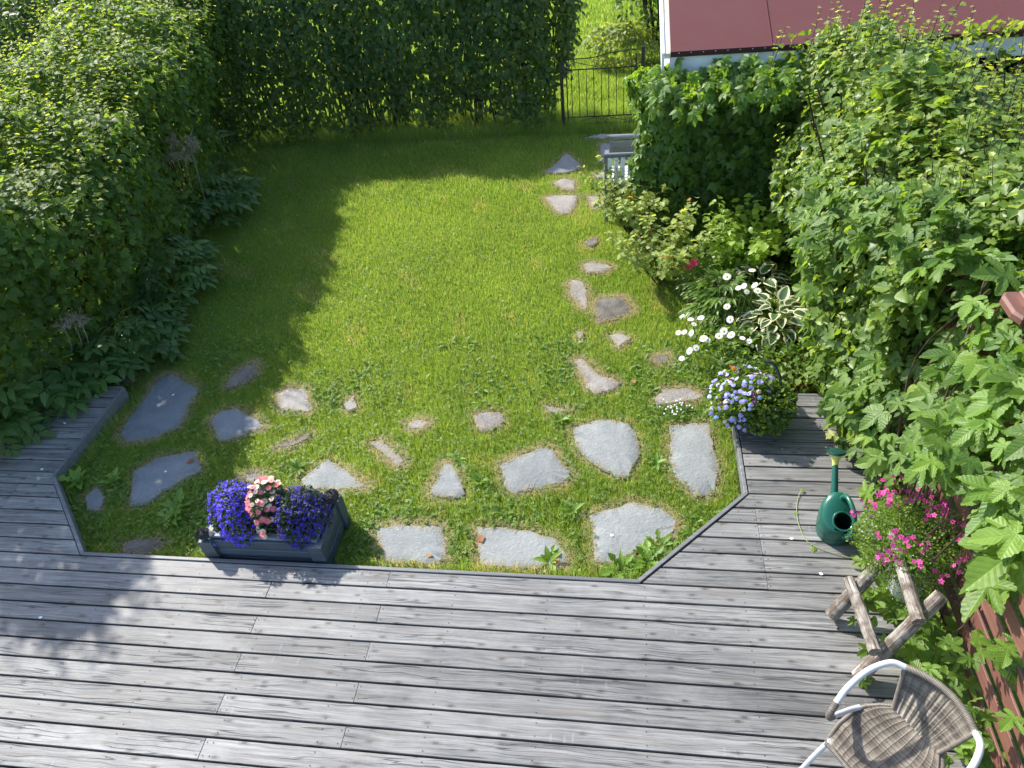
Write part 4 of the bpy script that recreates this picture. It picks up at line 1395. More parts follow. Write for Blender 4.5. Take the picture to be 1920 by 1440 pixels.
# ------------------------------------------------------------------ gate
gate = thing('garden_gate', 'black wrought iron garden gate with thin bars and scrolls in the hedge gap', 'gate', (-0.35, 10.12, GZ))
GY, GX0, GX1 = 10.12, -0.80, 0.16
for x, h in ((-0.86, 0.92), (0.24, 1.05)):
    mb = MB(); mb.box(x - 0.022, GY - 0.022, GZ - 0.05, x + 0.022, GY + 0.022, GZ + h, 0.004); mb.build('gate_post', M['iron'], gate)
for z in (GZ + 0.05, GZ + 0.15, GZ + 0.80):
    mb = MB(); mb.beam((GX0, GY, z), (GX1, GY, z), 0.012, 0.016); mb.build('rail', M['iron'], gate)
mb = MB(); mb.tube(smooth_path([(GX0, GY, GZ + 0.94), (-0.45, GY, GZ + 0.945), (-0.2, GY, GZ + 0.99), (GX1, GY, GZ + 1.02)], 6), 0.007, 6); mb.build('rail', M['iron'], gate)
for i in range(9):
    x = GX0 + 0.075 + i * 0.102
    mb = MB(); mb.tube([(x, GY, GZ + 0.15), (x, GY, GZ + 0.80)], 0.0055, 6); mb.build('bar', M['iron'], gate)
for x in (GX0 + 0.01, GX1 - 0.01):
    mb = MB(); mb.beam((x, GY, GZ + 0.04), (x, GY, GZ + 0.97), 0.016, 0.016, (1, 0, 0)); mb.build('stile', M['iron'], gate)


def scroll(cx, cz, r, turns, ph, sg):
    return [(cx + sg * (r * (1 - 0.55 * t)) * math.cos(ph + turns * 2 * PI * t), GY, cz + (r * (1 - 0.55 * t)) * math.sin(ph + turns * 2 * PI * t)) for t in np.linspace(0, 1, 18)]


for z0, s in ((GZ + 0.10, 1), (GZ + 0.87, -1)):
    for sg in (1, -1):
        cx = -0.32
        mb = MB(); mb.tube(scroll(cx + sg * 0.05, z0, 0.045, 1.1, PI / 2 * s, sg), 0.0045, 5); mb.build('scroll', M['iron'], gate)
        mb = MB(); mb.tube(smooth_path([(cx + sg * 0.05, GY, z0 + s * 0.045), (cx + sg * 0.2, GY, z0 + s * 0.01), (cx + sg * 0.4, GY, z0 - s * 0.042)], 6), 0.0045, 5); mb.build('scroll', M['iron'], gate)
        mb = MB(); mb.tube(scroll(cx + sg * 0.43, z0 + 0.0 * s, 0.036, 0.9, -PI / 2 * s, -sg), 0.0045, 5); mb.build('scroll', M['iron'], gate)

# ------------------------------------------------------------------ garden chair and bench by the currants
ch = thing('garden_chair', 'garden chair with white back slats in a grey frame behind the currant bush', 'chair', (0.08, 7.6, GZ))
bx0, bx1, by, zt = -0.21, 0.33, 7.42, GZ + 0.80
for x in (bx0 + 0.018, bx1 - 0.018):
    mb = MB(); mb.beam((x, by - 0.02, GZ), (x, by, zt - 0.045), 0.036, 0.03, (0, 1, 0)); mb.build('rear_leg', M['grey_chair'], ch)
    mb = MB(); mb.beam((x, by + 0.5, GZ), (x, by + 0.46, GZ + 0.58), 0.036, 0.03, (0, 1, 0)); mb.build('front_leg', M['grey_chair'], ch)
    mb = MB(); mb.beam((x, by + 0.01, GZ + 0.6), (x, by + 0.52, GZ + 0.6), 0.05, 0.025); mb.build('armrest', M['grey_chair'], ch)
mb = MB(); mb.beam((bx0 - 0.005, by, zt - 0.02), (bx1 + 0.005, by, zt - 0.02), 0.045, 0.045, ch=0.01); mb.build('top_rail', M['grey_chair'], ch)
mb = MB(); mb.beam((bx0, by - 0.005, GZ + 0.40), (bx1, by - 0.005, GZ + 0.40), 0.03, 0.05); mb.build('lower_rail', M['grey_chair'], ch)
for i in range(7):
    x = bx0 + 0.055 + i * 0.072
    mb = MB(); mb.beam((x, by - 0.012, GZ + 0.43), (x, by - 0.004, zt - 0.045), 0.044, 0.014, (0, 1, 0)); mb.build('slat', M['white_slat'], ch)
for i in range(6):
    y = by + 0.05 + i * 0.078
    mb = MB(); mb.beam((bx0 + 0.03, y, GZ + 0.43), (bx1 - 0.03, y, GZ + 0.43), 0.06, 0.016); mb.build('seat_slat', M['white_slat'], ch)

be = thing('garden_bench', 'low dark grey garden bench back standing beyond the white slatted chair', 'bench', (0.15, 8.3, GZ))
b0, b1, y2, z2 = -0.17, 0.75, 8.32, GZ + 0.60
mb = MB(); mb.beam((b0, y2, z2), (b1, y2, z2), 0.05, 0.05, ch=0.012); mb.build('top_rail', M['grey_chair'], be)
for x in (b0 + 0.02, b1 - 0.02):
    mb = MB(); mb.beam((x, y2 - 0.05, GZ), (x, y2, z2 - 0.025), 0.04, 0.04, (0, 1, 0)); mb.build('leg', M['grey_chair'], be)
    mb = MB(); mb.beam((x, y2 - 0.40, GZ), (x, y2 - 0.40, GZ + 0.30), 0.04, 0.04, (0, 1, 0)); mb.build('leg', M['grey_chair'], be)
for k in range(3):
    mb = MB(); mb.beam((b0 + 0.04, y2 - 0.012 - 0.012 * k, z2 - 0.09 - 0.095 * k), (b1 - 0.04, y2 - 0.012 - 0.012 * k, z2 - 0.09 - 0.095 * k), 0.018, 0.085); mb.build('back_board', M['grey_chair'], be)
for k in range(5):
    mb = MB(); mb.beam((b0, y2 - 0.08 - 0.082 * k, GZ + 0.31), (b1, y2 - 0.08 - 0.082 * k, GZ + 0.31), 0.07, 0.02); mb.build('seat_board', M['grey_chair'], be)

# ------------------------------------------------------------------ red brown screen fence along the right of the deck
fence = thing('screen_fence', 'red brown horizontal board fence along the right deck side behind the wicker chair', 'fence', (1.86, 2.2, 0))
FX = 1.84
for k in range(11):
    z = 0.02 + 0.155 * k
    for y0, y1 in ((0.5, 2.28), (2.284, 4.55)):
        mb = MB(); mb.beam((FX, y0, z + 0.061), (FX, y1, z + 0.061), 0.014, 0.100, ch=0.003); mb.build('fence_board', M['brown'], fence)
for y in (0.7, 2.28, 3.0, 4.5):
    mb = MB(); mb.box(FX + 0.018, y - 0.045, -0.1, FX + 0.108, y + 0.045, 1.80 if y == 3.0 else 1.66, 0.004); mb.build('fence_post', M['brown'], fence)
capo = MB()
capo.slab([(1.785, 2.93), (1.81, 2.88), (2.06, 2.88), (2.06, 3.10), (1.81, 3.10), (1.785, 3.06)], 1.803, 1.845, 0.012)
co = capo.build('post_cap', M['brown'], fence)
mb = MB(); mb.slab([(1.84, 2.96), (2.04, 2.96), (2.04, 3.04), (1.84, 3.04)], 1.8455, 1.885, 0.006); mb.build('cap_ridge', M['brown'], co)

# ------------------------------------------------------------------ hedges
UPV = np.array([0, 0, 1.0])


def tri(p0, p1, p2, t):
    return p0


# left hedge
hl = thing('hedge', 'tall leafy hedge along the left side with a sunlit yellow green top', 'hedge', (-5.9, 6.5, GZ))
LPATH = [(-5.75, 10.6), (-5.72, 9.6), (-5.10, 6.4), (-4.92, 4.9), (-5.12, 4.2), (-5.52, 3.8), (-5.62, 3.5)]
LPATH = [(x - 0.03, y) for x, y in LPATH]
LPROF = [(0.02, -0.12, 1.5), (0.10, 0.5, 1.5), (0.22, 1.0, 1.1), (0.34, 1.40, 1.2), (0.24, 1.68, 1.2), (-0.22, 1.86, 1.2), (-0.9, 1.95, 1.1), (-1.5, 1.84, 0.9), (-1.85, 1.3, 0.5), (-1.9, 0.2, 0.12)]


def lscale(b):
    y = b[:, 1]
    return 1.0 + 0.10 * np.clip((y - 7.0) / 3.0, 0, 1) + 0.20 * np.clip((4.3 - y) / 0.5, 0, 1) - 0.13 * np.clip(1 - np.abs(y - 5.2) / 1.1, 0, 1)


def lout(path):      # front lies on the left of the walking direction for +y paths
    return path


cl = Cloud()
pos, N, deep = surf_sample(27000, LPATH[::-1], LPROF, 0.16, 1.1, 0, 0.13, lscale)
ax, nr = leafdirs(N, 0.55, 0.5, 0.5)
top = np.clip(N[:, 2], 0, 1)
rn = rng.uniform(0, 0.9, len(pos)) + (rng.uniform(0, 1, len(pos)) < 0.8 * top) * rng.uniform(0.1, 0.9, len(pos))  # top leaves lighter: the sunlit look is put into their colour
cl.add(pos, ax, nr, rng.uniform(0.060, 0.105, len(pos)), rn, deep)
n = 3000          # its taller near end, out of view; extra leaves deepen the deck shade
p = np.stack([rng.uniform(-6.7, -5.45, n), rng.uniform(3.55, 4.75, n), rng.uniform(0.9, 2.15, n)], 1)
p = p[~((p[:, 1] > 4.3) & (p[:, 2] > 1.95))]; n = len(p)
N = unit(rng.normal(size=(n, 3)) + np.array([0.5, 0, 0.5])); ax, nr = leafdirs(N)
cl.add(p, ax, nr, rng.uniform(0.06, 0.09, n), rng.uniform(0, 0.9, n), np.full(n, 0.3))
tw = MB()
n = 620
pos, N, deep = surf_sample(n, LPATH[::-1], [q if i > 2 else (q[0], q[1], 0.0) for i, q in enumerate(LPROF)], 0.13, 1.1, 0, 0.02, lscale)
dirs = N * 0.5 + UPV * 0.9 + rng.normal(0, 0.25, (n, 3))
shoots(cl, tw, pos - N * 0.05, dirs, rng.uniform(0.14, 0.42, n), 0.080, 0.8, 2.0, 0.036, 0.12)
n = 130
s = rng.uniform(4.6, 10.2, n)
for yv in s:
    xf = np.interp(yv, [4.2, 4.9, 6.4, 9.6, 10.6], [-5.15, -4.95, -5.13, -5.75, -5.8])
    x = xf - rng.uniform(0.15, 0.9)
    tw.tube([(x, yv, GZ), (x + rng.normal(0, .05), yv + rng.normal(0, .05), 0.6), (x + rng.normal(0, .12), yv + rng.normal(0, .12), 1.5)], [0.014, 0.011, 0.006], 5, caps=False)
tw.build('branches', M['bark'], hl, kind='stuff')
foliage(hl, cl, T_HAW, M['hedge'], 300, 8, levels=7)

# back hedge
hb = thing('hedge', 'tall dark hedge across the end of the lawn with light showing between its stems', 'hedge', (-3.4, 10.6, GZ))
BPATH = [(-6.4, 10.0), (-3.4, 10.22), (-0.98, 10.22)]
BPROF = [(0.05, 0.05, 0.40), (0.10, 0.35, 0.85), (0.12, 0.60, 1.1), (0.15, 1.0, 1.2), (0.10, 1.6, 1.2), (-0.05, 2.0, 1.2), (-0.45, 2.12, 1.0), (-0.8, 1.8, 0.6), (-0.85, 0.9, 0.30), (-0.85, 0.35, 0.08)]
cl = Cloud()
pos, N, deep = surf_sample(16500, BPATH, BPROF, 0.12, 1.3, 2, 0.11)
ax, nr = leafdirs(N, 0.45, 0.5, 0.75)
cl.add(pos, ax, nr, rng.uniform(0.060, 0.105, len(pos)), rng.uniform(0, 1.0, len(pos)) + (rng.uniform(0, 1, len(pos)) < 0.08) * 0.4, deep)
# its right end, rounded
n = 1700
u = rng.uniform(0, 1, n)
z = 0.3 + 1.8 * u ** 0.8
endp = np.stack([-0.95 + 0.16 * np.sin(PI * np.clip(u, 0, 1)) + rng.normal(0, 0.08, n), rng.uniform(10.1, 11.0, n), z], 1)
k = rng.uniform(0, 1, n) < np.clip((z - 0.25) / 0.6, 0.15, 1)
endp = endp[k]
N = np.tile(np.array([0.9, -0.4, 0.2]), (len(endp), 1))
ax, nr = leafdirs(N, 0.45, 0.5, 0.75)
cl.add(endp, ax, nr, rng.uniform(0.06, 0.10, len(endp)), rng.uniform(0, 1.05, len(endp)))
# low leafy tufts at its foot, brighter
for cx, cy, r, hh, nn in ((-1.35, 10.1, 0.38, 0.55, 330), (-2.7, 10.15, 0.3, 0.75, 200), (-4.9, 10.0, 0.4, 0.5, 230), (-5.75, 10.0, 0.35, 0.9, 420), (-3.9, 10.1, 0.3, 0.35, 120)):
    p = np.stack([cx + rng.normal(0, r * .5, nn), cy + rng.normal(0, 0.08, nn), GZ + rng.uniform(0.08, hh, nn)], 1)
    N = np.tile(np.array([0, -0.9, 0.4]), (nn, 1)) + rng.normal(0, 0.3, (nn, 3))
    ax, nr = leafdirs(N, 0.5, 0.5, 0.5)
    cl.add(p, ax, nr, rng.uniform(0.05, 0.08, nn), rng.uniform(0.4, 1.2, nn))
tw = MB()
for i in range(190):
    x = rng.uniform(-6.1, -0.95); y = rng.uniform(10.28, 10.95)
    p = [(x, y, GZ - .02), (x + rng.normal(0, .04), y + rng.normal(0, .04), 0.4), (x + rng.normal(0, .10), y + rng.normal(0, .08), 1.1), (x + rng.normal(0, .15), y + rng.normal(0, .12), 1.8)]
    tw.tube(p, [0.014, 0.012, 0.009, 0.004], 5, caps=False)
    for j in range(3):
        b = Vector(p[1]).lerp(Vector(p[2]), rng.uniform(0, 1)); d = Vector((rng.normal(0, .2), rng.normal(0, .15), rng.uniform(.15, .4)))
        tw.tube([b, b + d], [0.005, 0.002], 4, caps=False)
tw.build('branches', M['bark'], hb, kind='stuff')
foliage(hb, cl, T_OV, M['beech'], 300, 7, levels=6)

# right hedge
hr = thing('hedge', 'sunlit lobed leaf hedge on the right in front of the red roofed shed', 'hedge', (2.2, 5.8, GZ))
RPATH = [(1.62, 3.5), (1.60, 4.6), (1.62, 5.6), (1.62, 7.0)]
# front faces -x: walk from far to near
RPATH = RPATH[::-1]
RPROF = [(-0.02, -0.10, 1.0), (0.05, 0.5, 1.2), (0.14, 1.0, 1.2), (0.13, 1.45, 1.2), (-0.08, 1.80, 1.2), (-0.45, 2.02, 1.2), (-0.80, 1.95, 1.1), (-1.2, 1.60, 1.0), (-1.8, 1.2, 0.8), (-2.2, 0.6, 0.2)]
rscale = lambda b: 1.0 + 0.03 * np.clip((5.2 - b[:, 1]) / 1.0, 0, 1)
cl = Cloud()
pos, N, deep = surf_sample(21000, RPATH, RPROF, 0.20, 1.2, 4, 0.15, rscale)
ax, nr = leafdirs(N, 0.6, 0.5, 0.4)
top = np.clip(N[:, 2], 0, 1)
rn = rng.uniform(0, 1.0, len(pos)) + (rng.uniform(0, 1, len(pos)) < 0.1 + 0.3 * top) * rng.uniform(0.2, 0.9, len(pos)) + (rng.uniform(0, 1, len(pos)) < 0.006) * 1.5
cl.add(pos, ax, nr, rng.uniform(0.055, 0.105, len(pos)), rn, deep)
# far end of the hedge
n = 1800
p = np.stack([rng.uniform(1.45, 3.6, n), 7.02 + rng.normal(0, 0.07, n), rng.uniform(0, 1.9, n)], 1)
N = np.tile(np.array([-0.2, 0.9, 0.2]), (n, 1)); ax, nr = leafdirs(N)
cl.add(p, ax, nr, rng.uniform(0.05, 0.08, n), rng.uniform(0, 1, n))
tw = MB()
n = 420
pos, N, deep = surf_sample(n, RPATH, [q if i > 2 else (q[0], q[1], 0.15) for i, q in enumerate(RPROF)], 0.13, 1.2, 4, 0.02, rscale)
dirs = N * 0.5 + UPV * 0.9 + rng.normal(0, 0.22, (n, 3))
shoots(cl, tw, pos - N * 0.05, dirs, rng.uniform(0.12, 0.36, n), 0.078, 0.8, 1.8, 0.040, 0.35)
# long wild shoots standing above the hedge in front of the shed
for (px, py, z0, L) in ((1450, 90, 1.85, .35), (1530, 75, 1.95, .36), (1600, 60, 2.0, .42), (1640, 55, 2.0, .4), (1690, 70, 2.0, .42), (1740, 80, 2.0, .45), (1790, 120, 1.95, .4), (1815, 170, 1.9, .5), (1850, 190, 1.9, .45), (1880, 230, 1.9, .5), (1905, 210, 1.9, .5), (1830, 230, 1.9, .45), (1560, 110, 1.9, .3), (1770, 190, 1.9, .4)):
    b = at(px, py + 40, z0)
    for j in range(2):
        shoots(cl, tw, [b + rng.normal(0, .05, 3)], [np.array([rng.normal(0.05, .2), rng.normal(0, .2), 1.0])], [L * rng.uniform(.8, 1.3)], 0.075, 0.9, 2.15, 0.04, 0.4, 0.004)
for i in range(90):
    x, y = rng.uniform(1.8, 3.2), rng.uniform(3.8, 6.9)
    tw.tube([(x, y, GZ), (x + rng.normal(0, .1), y + rng.normal(0, .1), 0.8), (x + rng.normal(0, .2), y + rng.normal(0, .2), 1.7)], [0.016, 0.012, 0.006], 5, caps=False)
tw.build('branches', M['bark'], hr, kind='stuff')
foliage(hr, cl, T_HAW, M['haw'], 300, 11, levels=8)

# hop vine
hv = thing('hop_vine', 'hop vine with big bright lobed leaves draped over the brown fence', 'climbing plant', (1.75, 3.1, 0))
cl = Cloud()
HPATH = [(1.66, 4.75), (1.60, 3.9), (1.64, 3.0), (1.72, 2.35), (1.80, 2.0)]
HPROF = [(0.00, 0.06, 1.0), (0.12, 0.45, 1.1), (0.14, 1.0, 1.2), (0.10, 1.5, 1.2), (-0.02, 1.84, 1.2), (-0.25, 2.02, 1.2), (-0.6, 1.95, 1.0), (-1.0, 1.7, 0.6)]


def hop_keep(p):
    y, z = p[:, 1], p[:, 2]
    low = np.interp(y, [1.7, 2.0, 2.25, 2.5, 2.8, 3.05], [1.6, 1.0, 0.72, 0.45, 0.2, 0.0])
    return z > low + rng.normal(0, 0.05, len(p))




def off_segment(q, a, b, r):
    a, b = np.array(a), np.array(b)
    t = np.clip(((q - a) @ (b - a)) / ((b - a) @ (b - a)), 0, 1)
    return np.linalg.norm(q - a - t[:, None] * (b - a), axis=1) > r


pos, N, deep = surf_sample(2150, HPATH, HPROF, 0.22, 1.15, 6, 0.13, lambda b: 1.0 - 0.10 * np.clip((b[:, 1] - 4.0) / 0.7, 0, 1))
k = hop_keep(pos) & off_segment(pos, (1.60, 2.66, 0.42), (1.34, 2.22, 1.05), 0.36) & (np.linalg.norm((pos - np.array([1.55, 2.66, 0.5])) / np.array([0.36, 0.36, 0.5]), axis=1) > 1.0) & (np.linalg.norm((pos - np.array([1.38, 3.25, 0.5])) / np.array([0.28, 0.32, 0.5]), axis=1) > 1.0); pos, N, deep = pos[k], N[k], deep[k]
n = len(pos)
nr = unit(N * 0.8 + np.array([-0.1, 0, 0.75]) + rng.normal(0, 0.33, (n, 3)))
ax = N * 0.7 + np.array([0, -0.1, -0.55]) + rng.normal(0, 0.45, (n, 3))
near = np.clip((3.9 - pos[:, 1]) / 1.4, 0, 1)
sz = (rng.uniform(0.055, 0.10, n) + near * rng.uniform(0.0, 0.07, n)) * np.exp(rng.normal(0, 0.22, n))
rn = np.clip(rng.uniform(0.0, 1.0, n) - deep * 1.5, 0, 1) + (rng.uniform(0, 1, n) < 0.12) * rng.uniform(0.1, 0.7, n)  # deeper leaves get darker tones, inner shade put into the colour
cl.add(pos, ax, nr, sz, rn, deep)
# low shoots along the deck edge by the log stand and the chair
for (px, py, z, cnt, sp, s) in ((1660, 1130, 0.12, 26, 0.10, 0.075), (1700, 1190, 0.10, 24, 0.10, 0.075), (1745, 1215, 0.18, 30, 0.10, 0.085), (1770, 1270, 0.2, 26, 0.10, 0.08), (1640, 1110, 0.06, 12, 0.07, 0.06), (1800, 1390, 0.10, 22, 0.09, 0.085), (1630, 1300, 0.03, 4, 0.05, 0.05), (1800, 1215, 0.45, 7, 0.06, 0.08),
                               (1822, 1335, 0.42, 4, 0.03, 0.08), (1890, 1225, 0.62, 5, 0.05, 0.12), (1915, 1340, 0.5, 3, 0.03, 0.10), (1560, 1000, 0.25, 0, 0.05, 0.06), (1640, 1040, 0.25, 10, 0.07, 0.06), (1700, 1020, 0.6, 5, 0.05, 0.085)):
    if not cnt: continue
    c = at(px, py, z)
    p = c + rng.normal(0, 1, (cnt, 3)) * np.array([sp, sp, 0.05])
    p[:, 2] = np.maximum(p[:, 2], 0.015)
    nr = np.array([-0.1, -0.05, 1.0]) + rng.normal(0, 0.35, (cnt, 3))
    ax = rng.normal(0, 1, (cnt, 3)) * np.array([1, 1, 0.2])
    cl.add(p, ax, nr, rng.uniform(0.6, 1.15, cnt) * s, rng.uniform(0.2, 1.1, cnt))
# hop leaves straying over the right hedge
n = 330
pos, N, deep = surf_sample(n, [(1.66, 7.0), (1.58, 5.6), (1.55, 4.4)], RPROF[:7], 0.13, 1.2, 4, 0.02, rscale)
k = (pos[:, 1] < 5.4) | (rng.uniform(0, 1, n) < 0.35)
pos, N = pos[k] + N[k] * 0.05, N[k]; n = len(pos)
nr = unit(N * 0.8 + np.array([0, 0, 0.8]) + rng.normal(0, 0.3, (n, 3)))
ax = N * 0.6 + np.array([0, 0, -0.6]) + rng.normal(0, 0.45, (n, 3))
cl.add(pos, ax, nr, rng.uniform(0.06, 0.115, n), rng.uniform(0.1, 1.1, n))
vn = MB()
for a, b, c_, d_ in (((1607, 660, .55), (1650, 735, .5), (1720, 735, .55), (1830, 640, .9)), ((1640, 790, .5), (1690, 790, .5), (1740, 760, .6), (1800, 700, .8)), ((1575, 745, .1), (1578, 720, .3), (1600, 705, .4), (1640, 690, .6)), ((1605, 848, .3), (1660, 850, .3), (1700, 845, .35), (1740, 820, .5))):
    for j in range(2):
        P = [at(q[0] + 3 * j, q[1] + 3 * j, q[2]) for q in (a, b, c_, d_)]
        vn.tube(smooth_path(P, 8), 0.0035, 5)
vo = MB()
for i in range(46):
    y = rng.uniform(2.2, 4.6); x = 1.74 + rng.uniform(-0.06, .1)
    vo.tube(smooth_path([(x, y, 0.0), (x - .04, y + rng.normal(0, .1), 0.6), (x - .03, y + rng.normal(0, .2), 1.2), (x + .1, y + rng.normal(0, .2), 1.8)], 4), 0.005, 5)
vo.build('old_stem', M['old_stem'], hv, kind='stuff')
vn.build('vine_stem', M['vine'], hv, smooth=True, kind='stuff')
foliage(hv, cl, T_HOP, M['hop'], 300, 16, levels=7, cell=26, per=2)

# thin shoot lying on the boards by the watering can
vs_ = thing('vine_shoot', 'thin trailing hop shoot lying on the deck left of the watering can', 'plant shoot', at(1540, 1010, 0))
mb = MB()
P = [at(*q) for q in ((1503, 918, 0.02), (1496, 935, 0.008), (1494, 962, 0.008), (1500, 990, 0.008), (1517, 1018, 0.008), (1560, 1036, 0.010), (1610, 1047, 0.015), (1660, 1035, 0.10))]
mb.tube(smooth_path(P, 6), 0.0022, 5)
for q in ((1494, 962), (1520, 1022)):
    c = at(*q, 0.01); mb.tube([c, c + np.array([0.03, 0.01, 0.01])], 0.0015, 4)
mb.build('runner', M['vine'], vs_)
cl = Cloud()
for px, py, z, s in ((1524, 1030, .01, .03), (1609, 1025, .08, .075), (1620, 1055, .05, .085), (1632, 1040, .09, .06), (1494, 962, .01, .02), (1503, 916, .02, .02)):
    cl.add(np.array([at(px, py, z)]), rng.normal(0, 1, (1, 3)) * [1, 1, .2], np.array([[-.1, -.2, 1.0]]), s, np.array([1.1]))
foliage(vs_, cl, T_HOP, M['hop'], 20, 3, levels=2, cell=3, per=5)

# creeper on the shed wall
cr = thing('creeper', 'five fingered creeper covering the shaded shed wall below the red roof', 'climbing plant', (0.9, 7.25, GZ))
cl = Cloud()
n = 1500
p = np.stack([rng.uniform(0.45, 1.75, n), 7.27 - rng.exponential(0.05, n), rng.uniform(GZ + 0.1, 1.50, n)], 1)
nr = np.array([0, -1.0, 0.45]) + rng.normal(0, 0.25, (n, 3)); ax = np.array([0, -0.35, -1.0]) + rng.normal(0, 0.30, (n, 3))
cl.add(p, ax, nr, rng.uniform(0.07, 0.115, n), rng.uniform(0, 0.9, n))
# bulging column at the left corner
n = 1150
a = rng.uniform(PI * 0.45, PI * 1.72, n)
z = rng.uniform(GZ + 0.15, 1.52, n)
rr = 0.24 + 0.10 * nz(np.stack([np.cos(a), np.sin(a), z * 1.5], 1), 0.9, 3) + 0.12 * np.clip((z - 1.15) / 0.4, 0, 1)
p = np.stack([0.50 + rr * 1.25 * np.cos(a), 7.32 + rr * np.sin(a), z], 1)
N = np.stack([np.cos(a), np.sin(a), 0 * a], 1)
p -= N * rng.exponential(0.06, n)[:, None]
nr = N * 0.9 + UPV * 0.6 + rng.normal(0, 0.3, (n, 3)); ax = N * 0.4 - UPV * 0.9 + rng.normal(0, 0.4, (n, 3))
cl.add(p, ax, nr, rng.uniform(0.06, 0.105, n), rng.uniform(0.2, 1.1, n))
# fringe along the eave
n = 760
x = rng.uniform(0.25, 1.75, n)
p = np.stack([x, 7.16 - np.abs(rng.normal(0, 0.24, n)), 1.53 - 0.08 * np.abs(nz(np.stack([x, x * 0, x * 0], 1), 2.5, 1)) + rng.normal(0, 0.07, n)], 1)
nr = np.array([-0.2, -0.5, 0.9]) + rng.normal(0, 0.35, (n, 3)); ax = np.array([0, -0.6, -0.6]) + rng.normal(0, 0.5, (n, 3))
cl.add(p, ax, nr, rng.uniform(0.06, 0.11, n), rng.uniform(0.3, 1.25, n))
# spray reaching left towards the gate
n = 230
t = rng.uniform(0, 1, n)
p = np.stack([0.45 - 0.36 * t, 7.5 + 0.5 * t, 1.25 - 0.25 * t], 1) + rng.normal(0, 0.09, (n, 3)) * (1.1 - t)[:, None]
nr = np.array([-0.5, -0.4, 0.8]) + rng.normal(0, 0.35, (n, 3)); ax = np.array([-0.4, -0.4, -0.6]) + rng.normal(0, 0.5, (n, 3))
cl.add(p, ax, nr, rng.uniform(0.05, 0.09, n), rng.uniform(0.3, 1.2, n))
mb = MB()
for i in range(40):
    x = rng.uniform(0.4, 1.7)
    mb.tube(smooth_path([(x, 7.25, GZ), (x + rng.normal(0, .06), 7.26, .5), (x + rng.normal(0, .12), 7.26, 1.1), (x + rng.normal(0, .15), 7.24, 1.6)], 4), 0.006, 5)
mb.build('vine_stem', M['bark'], cr, kind='stuff')
foliage(cr, cl, T_CREEP, M['creeper'], 300, 11, levels=6)

# foliage beyond the hedges
def far_bush(name, label, cat, c, rx, ry, h, n, size, mat, tmpl, tone=(0, 0.9), trunk=True, zlow=0.0, nobj=0):
    t = thing(name, label, cat, (c[0], c[1], GZ))
    cl = Cloud()
    d = unit(rng.normal(size=(n, 3)))
    d[:, 2] = np.abs(d[:, 2]) * np.sign(rng.uniform(-0.35, 1, n))
    p0 = np.array([c[0], c[1], GZ + zlow + (h - zlow) * 0.42])
    rr = 1 + 0.22 * nz(d * 1.5, 1.0, int(abs(c[0]) * 7) % 8)
    dep = rng.exponential(0.10, n)
    p = p0 + d * (rr - dep)[:, None] * np.array([rx, ry, (h - zlow) * 0.55])
    p[:, 2] = np.maximum(p[:, 2], GZ + 0.05)
    ax, nr = leafdirs(d, 0.5, 0.5, 0.5)
    cl.add(p, ax, nr, rng.uniform(0.7, 1.3, n) * size, rng.uniform(*tone, n), dep)
    if trunk:
        mb = MB()
        for i in range(1 if cat == 'tree' else 9):
            mb.tube([(c[0] + rng.normal(0, rx * .15), c[1] + rng.normal(0, ry * .15), GZ), (c[0] + rng.normal(0, rx * .3), c[1] + rng.normal(0, ry * .3), GZ + h * .45), (c[0] + rng.normal(0, rx * .5), c[1] + rng.normal(0, ry * .5), GZ + h * .85)], [0.07, 0.05, 0.02] if cat == 'tree' else [0.03, 0.02, 0.008], 6, caps=False)
        mb.build('trunk' if cat == 'tree' else 'branches', M['bark'], t, kind=None if cat == 'tree' else 'stuff')
    foliage(t, cl, tmpl, mat, nobj, 8, name='crown')
    return t


far_bush('shrub', 'dark leafy shrub between the gate and the shed roof on the far lawn', 'shrub', (0.55, 13.4), 0.75, 0.9, 2.6, 3600, 0.085, M['beech'], T_OV)
far_bush('shrub', 'low brighter weedy bush just beyond the gate top', 'shrub', (-0.05, 12.6), 0.62, 0.35, 0.75, 1100, 0.07, M['currant'], T_OV, (0.2, 1.0), False)
far_bush('shrub', 'dark neighbouring hedge bush behind the far left hedge top', 'shrub', (-9.6, 11.2), 1.0, 3.0, 2.1, 6500, 0.09, M['beech'], T_ROUND)
far_bush('shrub', 'shadowed bush in the top left corner beyond the sunlit hedge top', 'shrub', (-12.6, 15.5), 3.0, 2.2, 2.6, 7000, 0.12, M['hedge'], T_HAW)
far_bush('tree', 'sunlit green tree beyond the right end of the red roof', 'tree', (5.6, 10.5), 0.8, 0.8, 2.9, 2600, 0.09, M['haw'], T_OV, (0.2, 1.1))
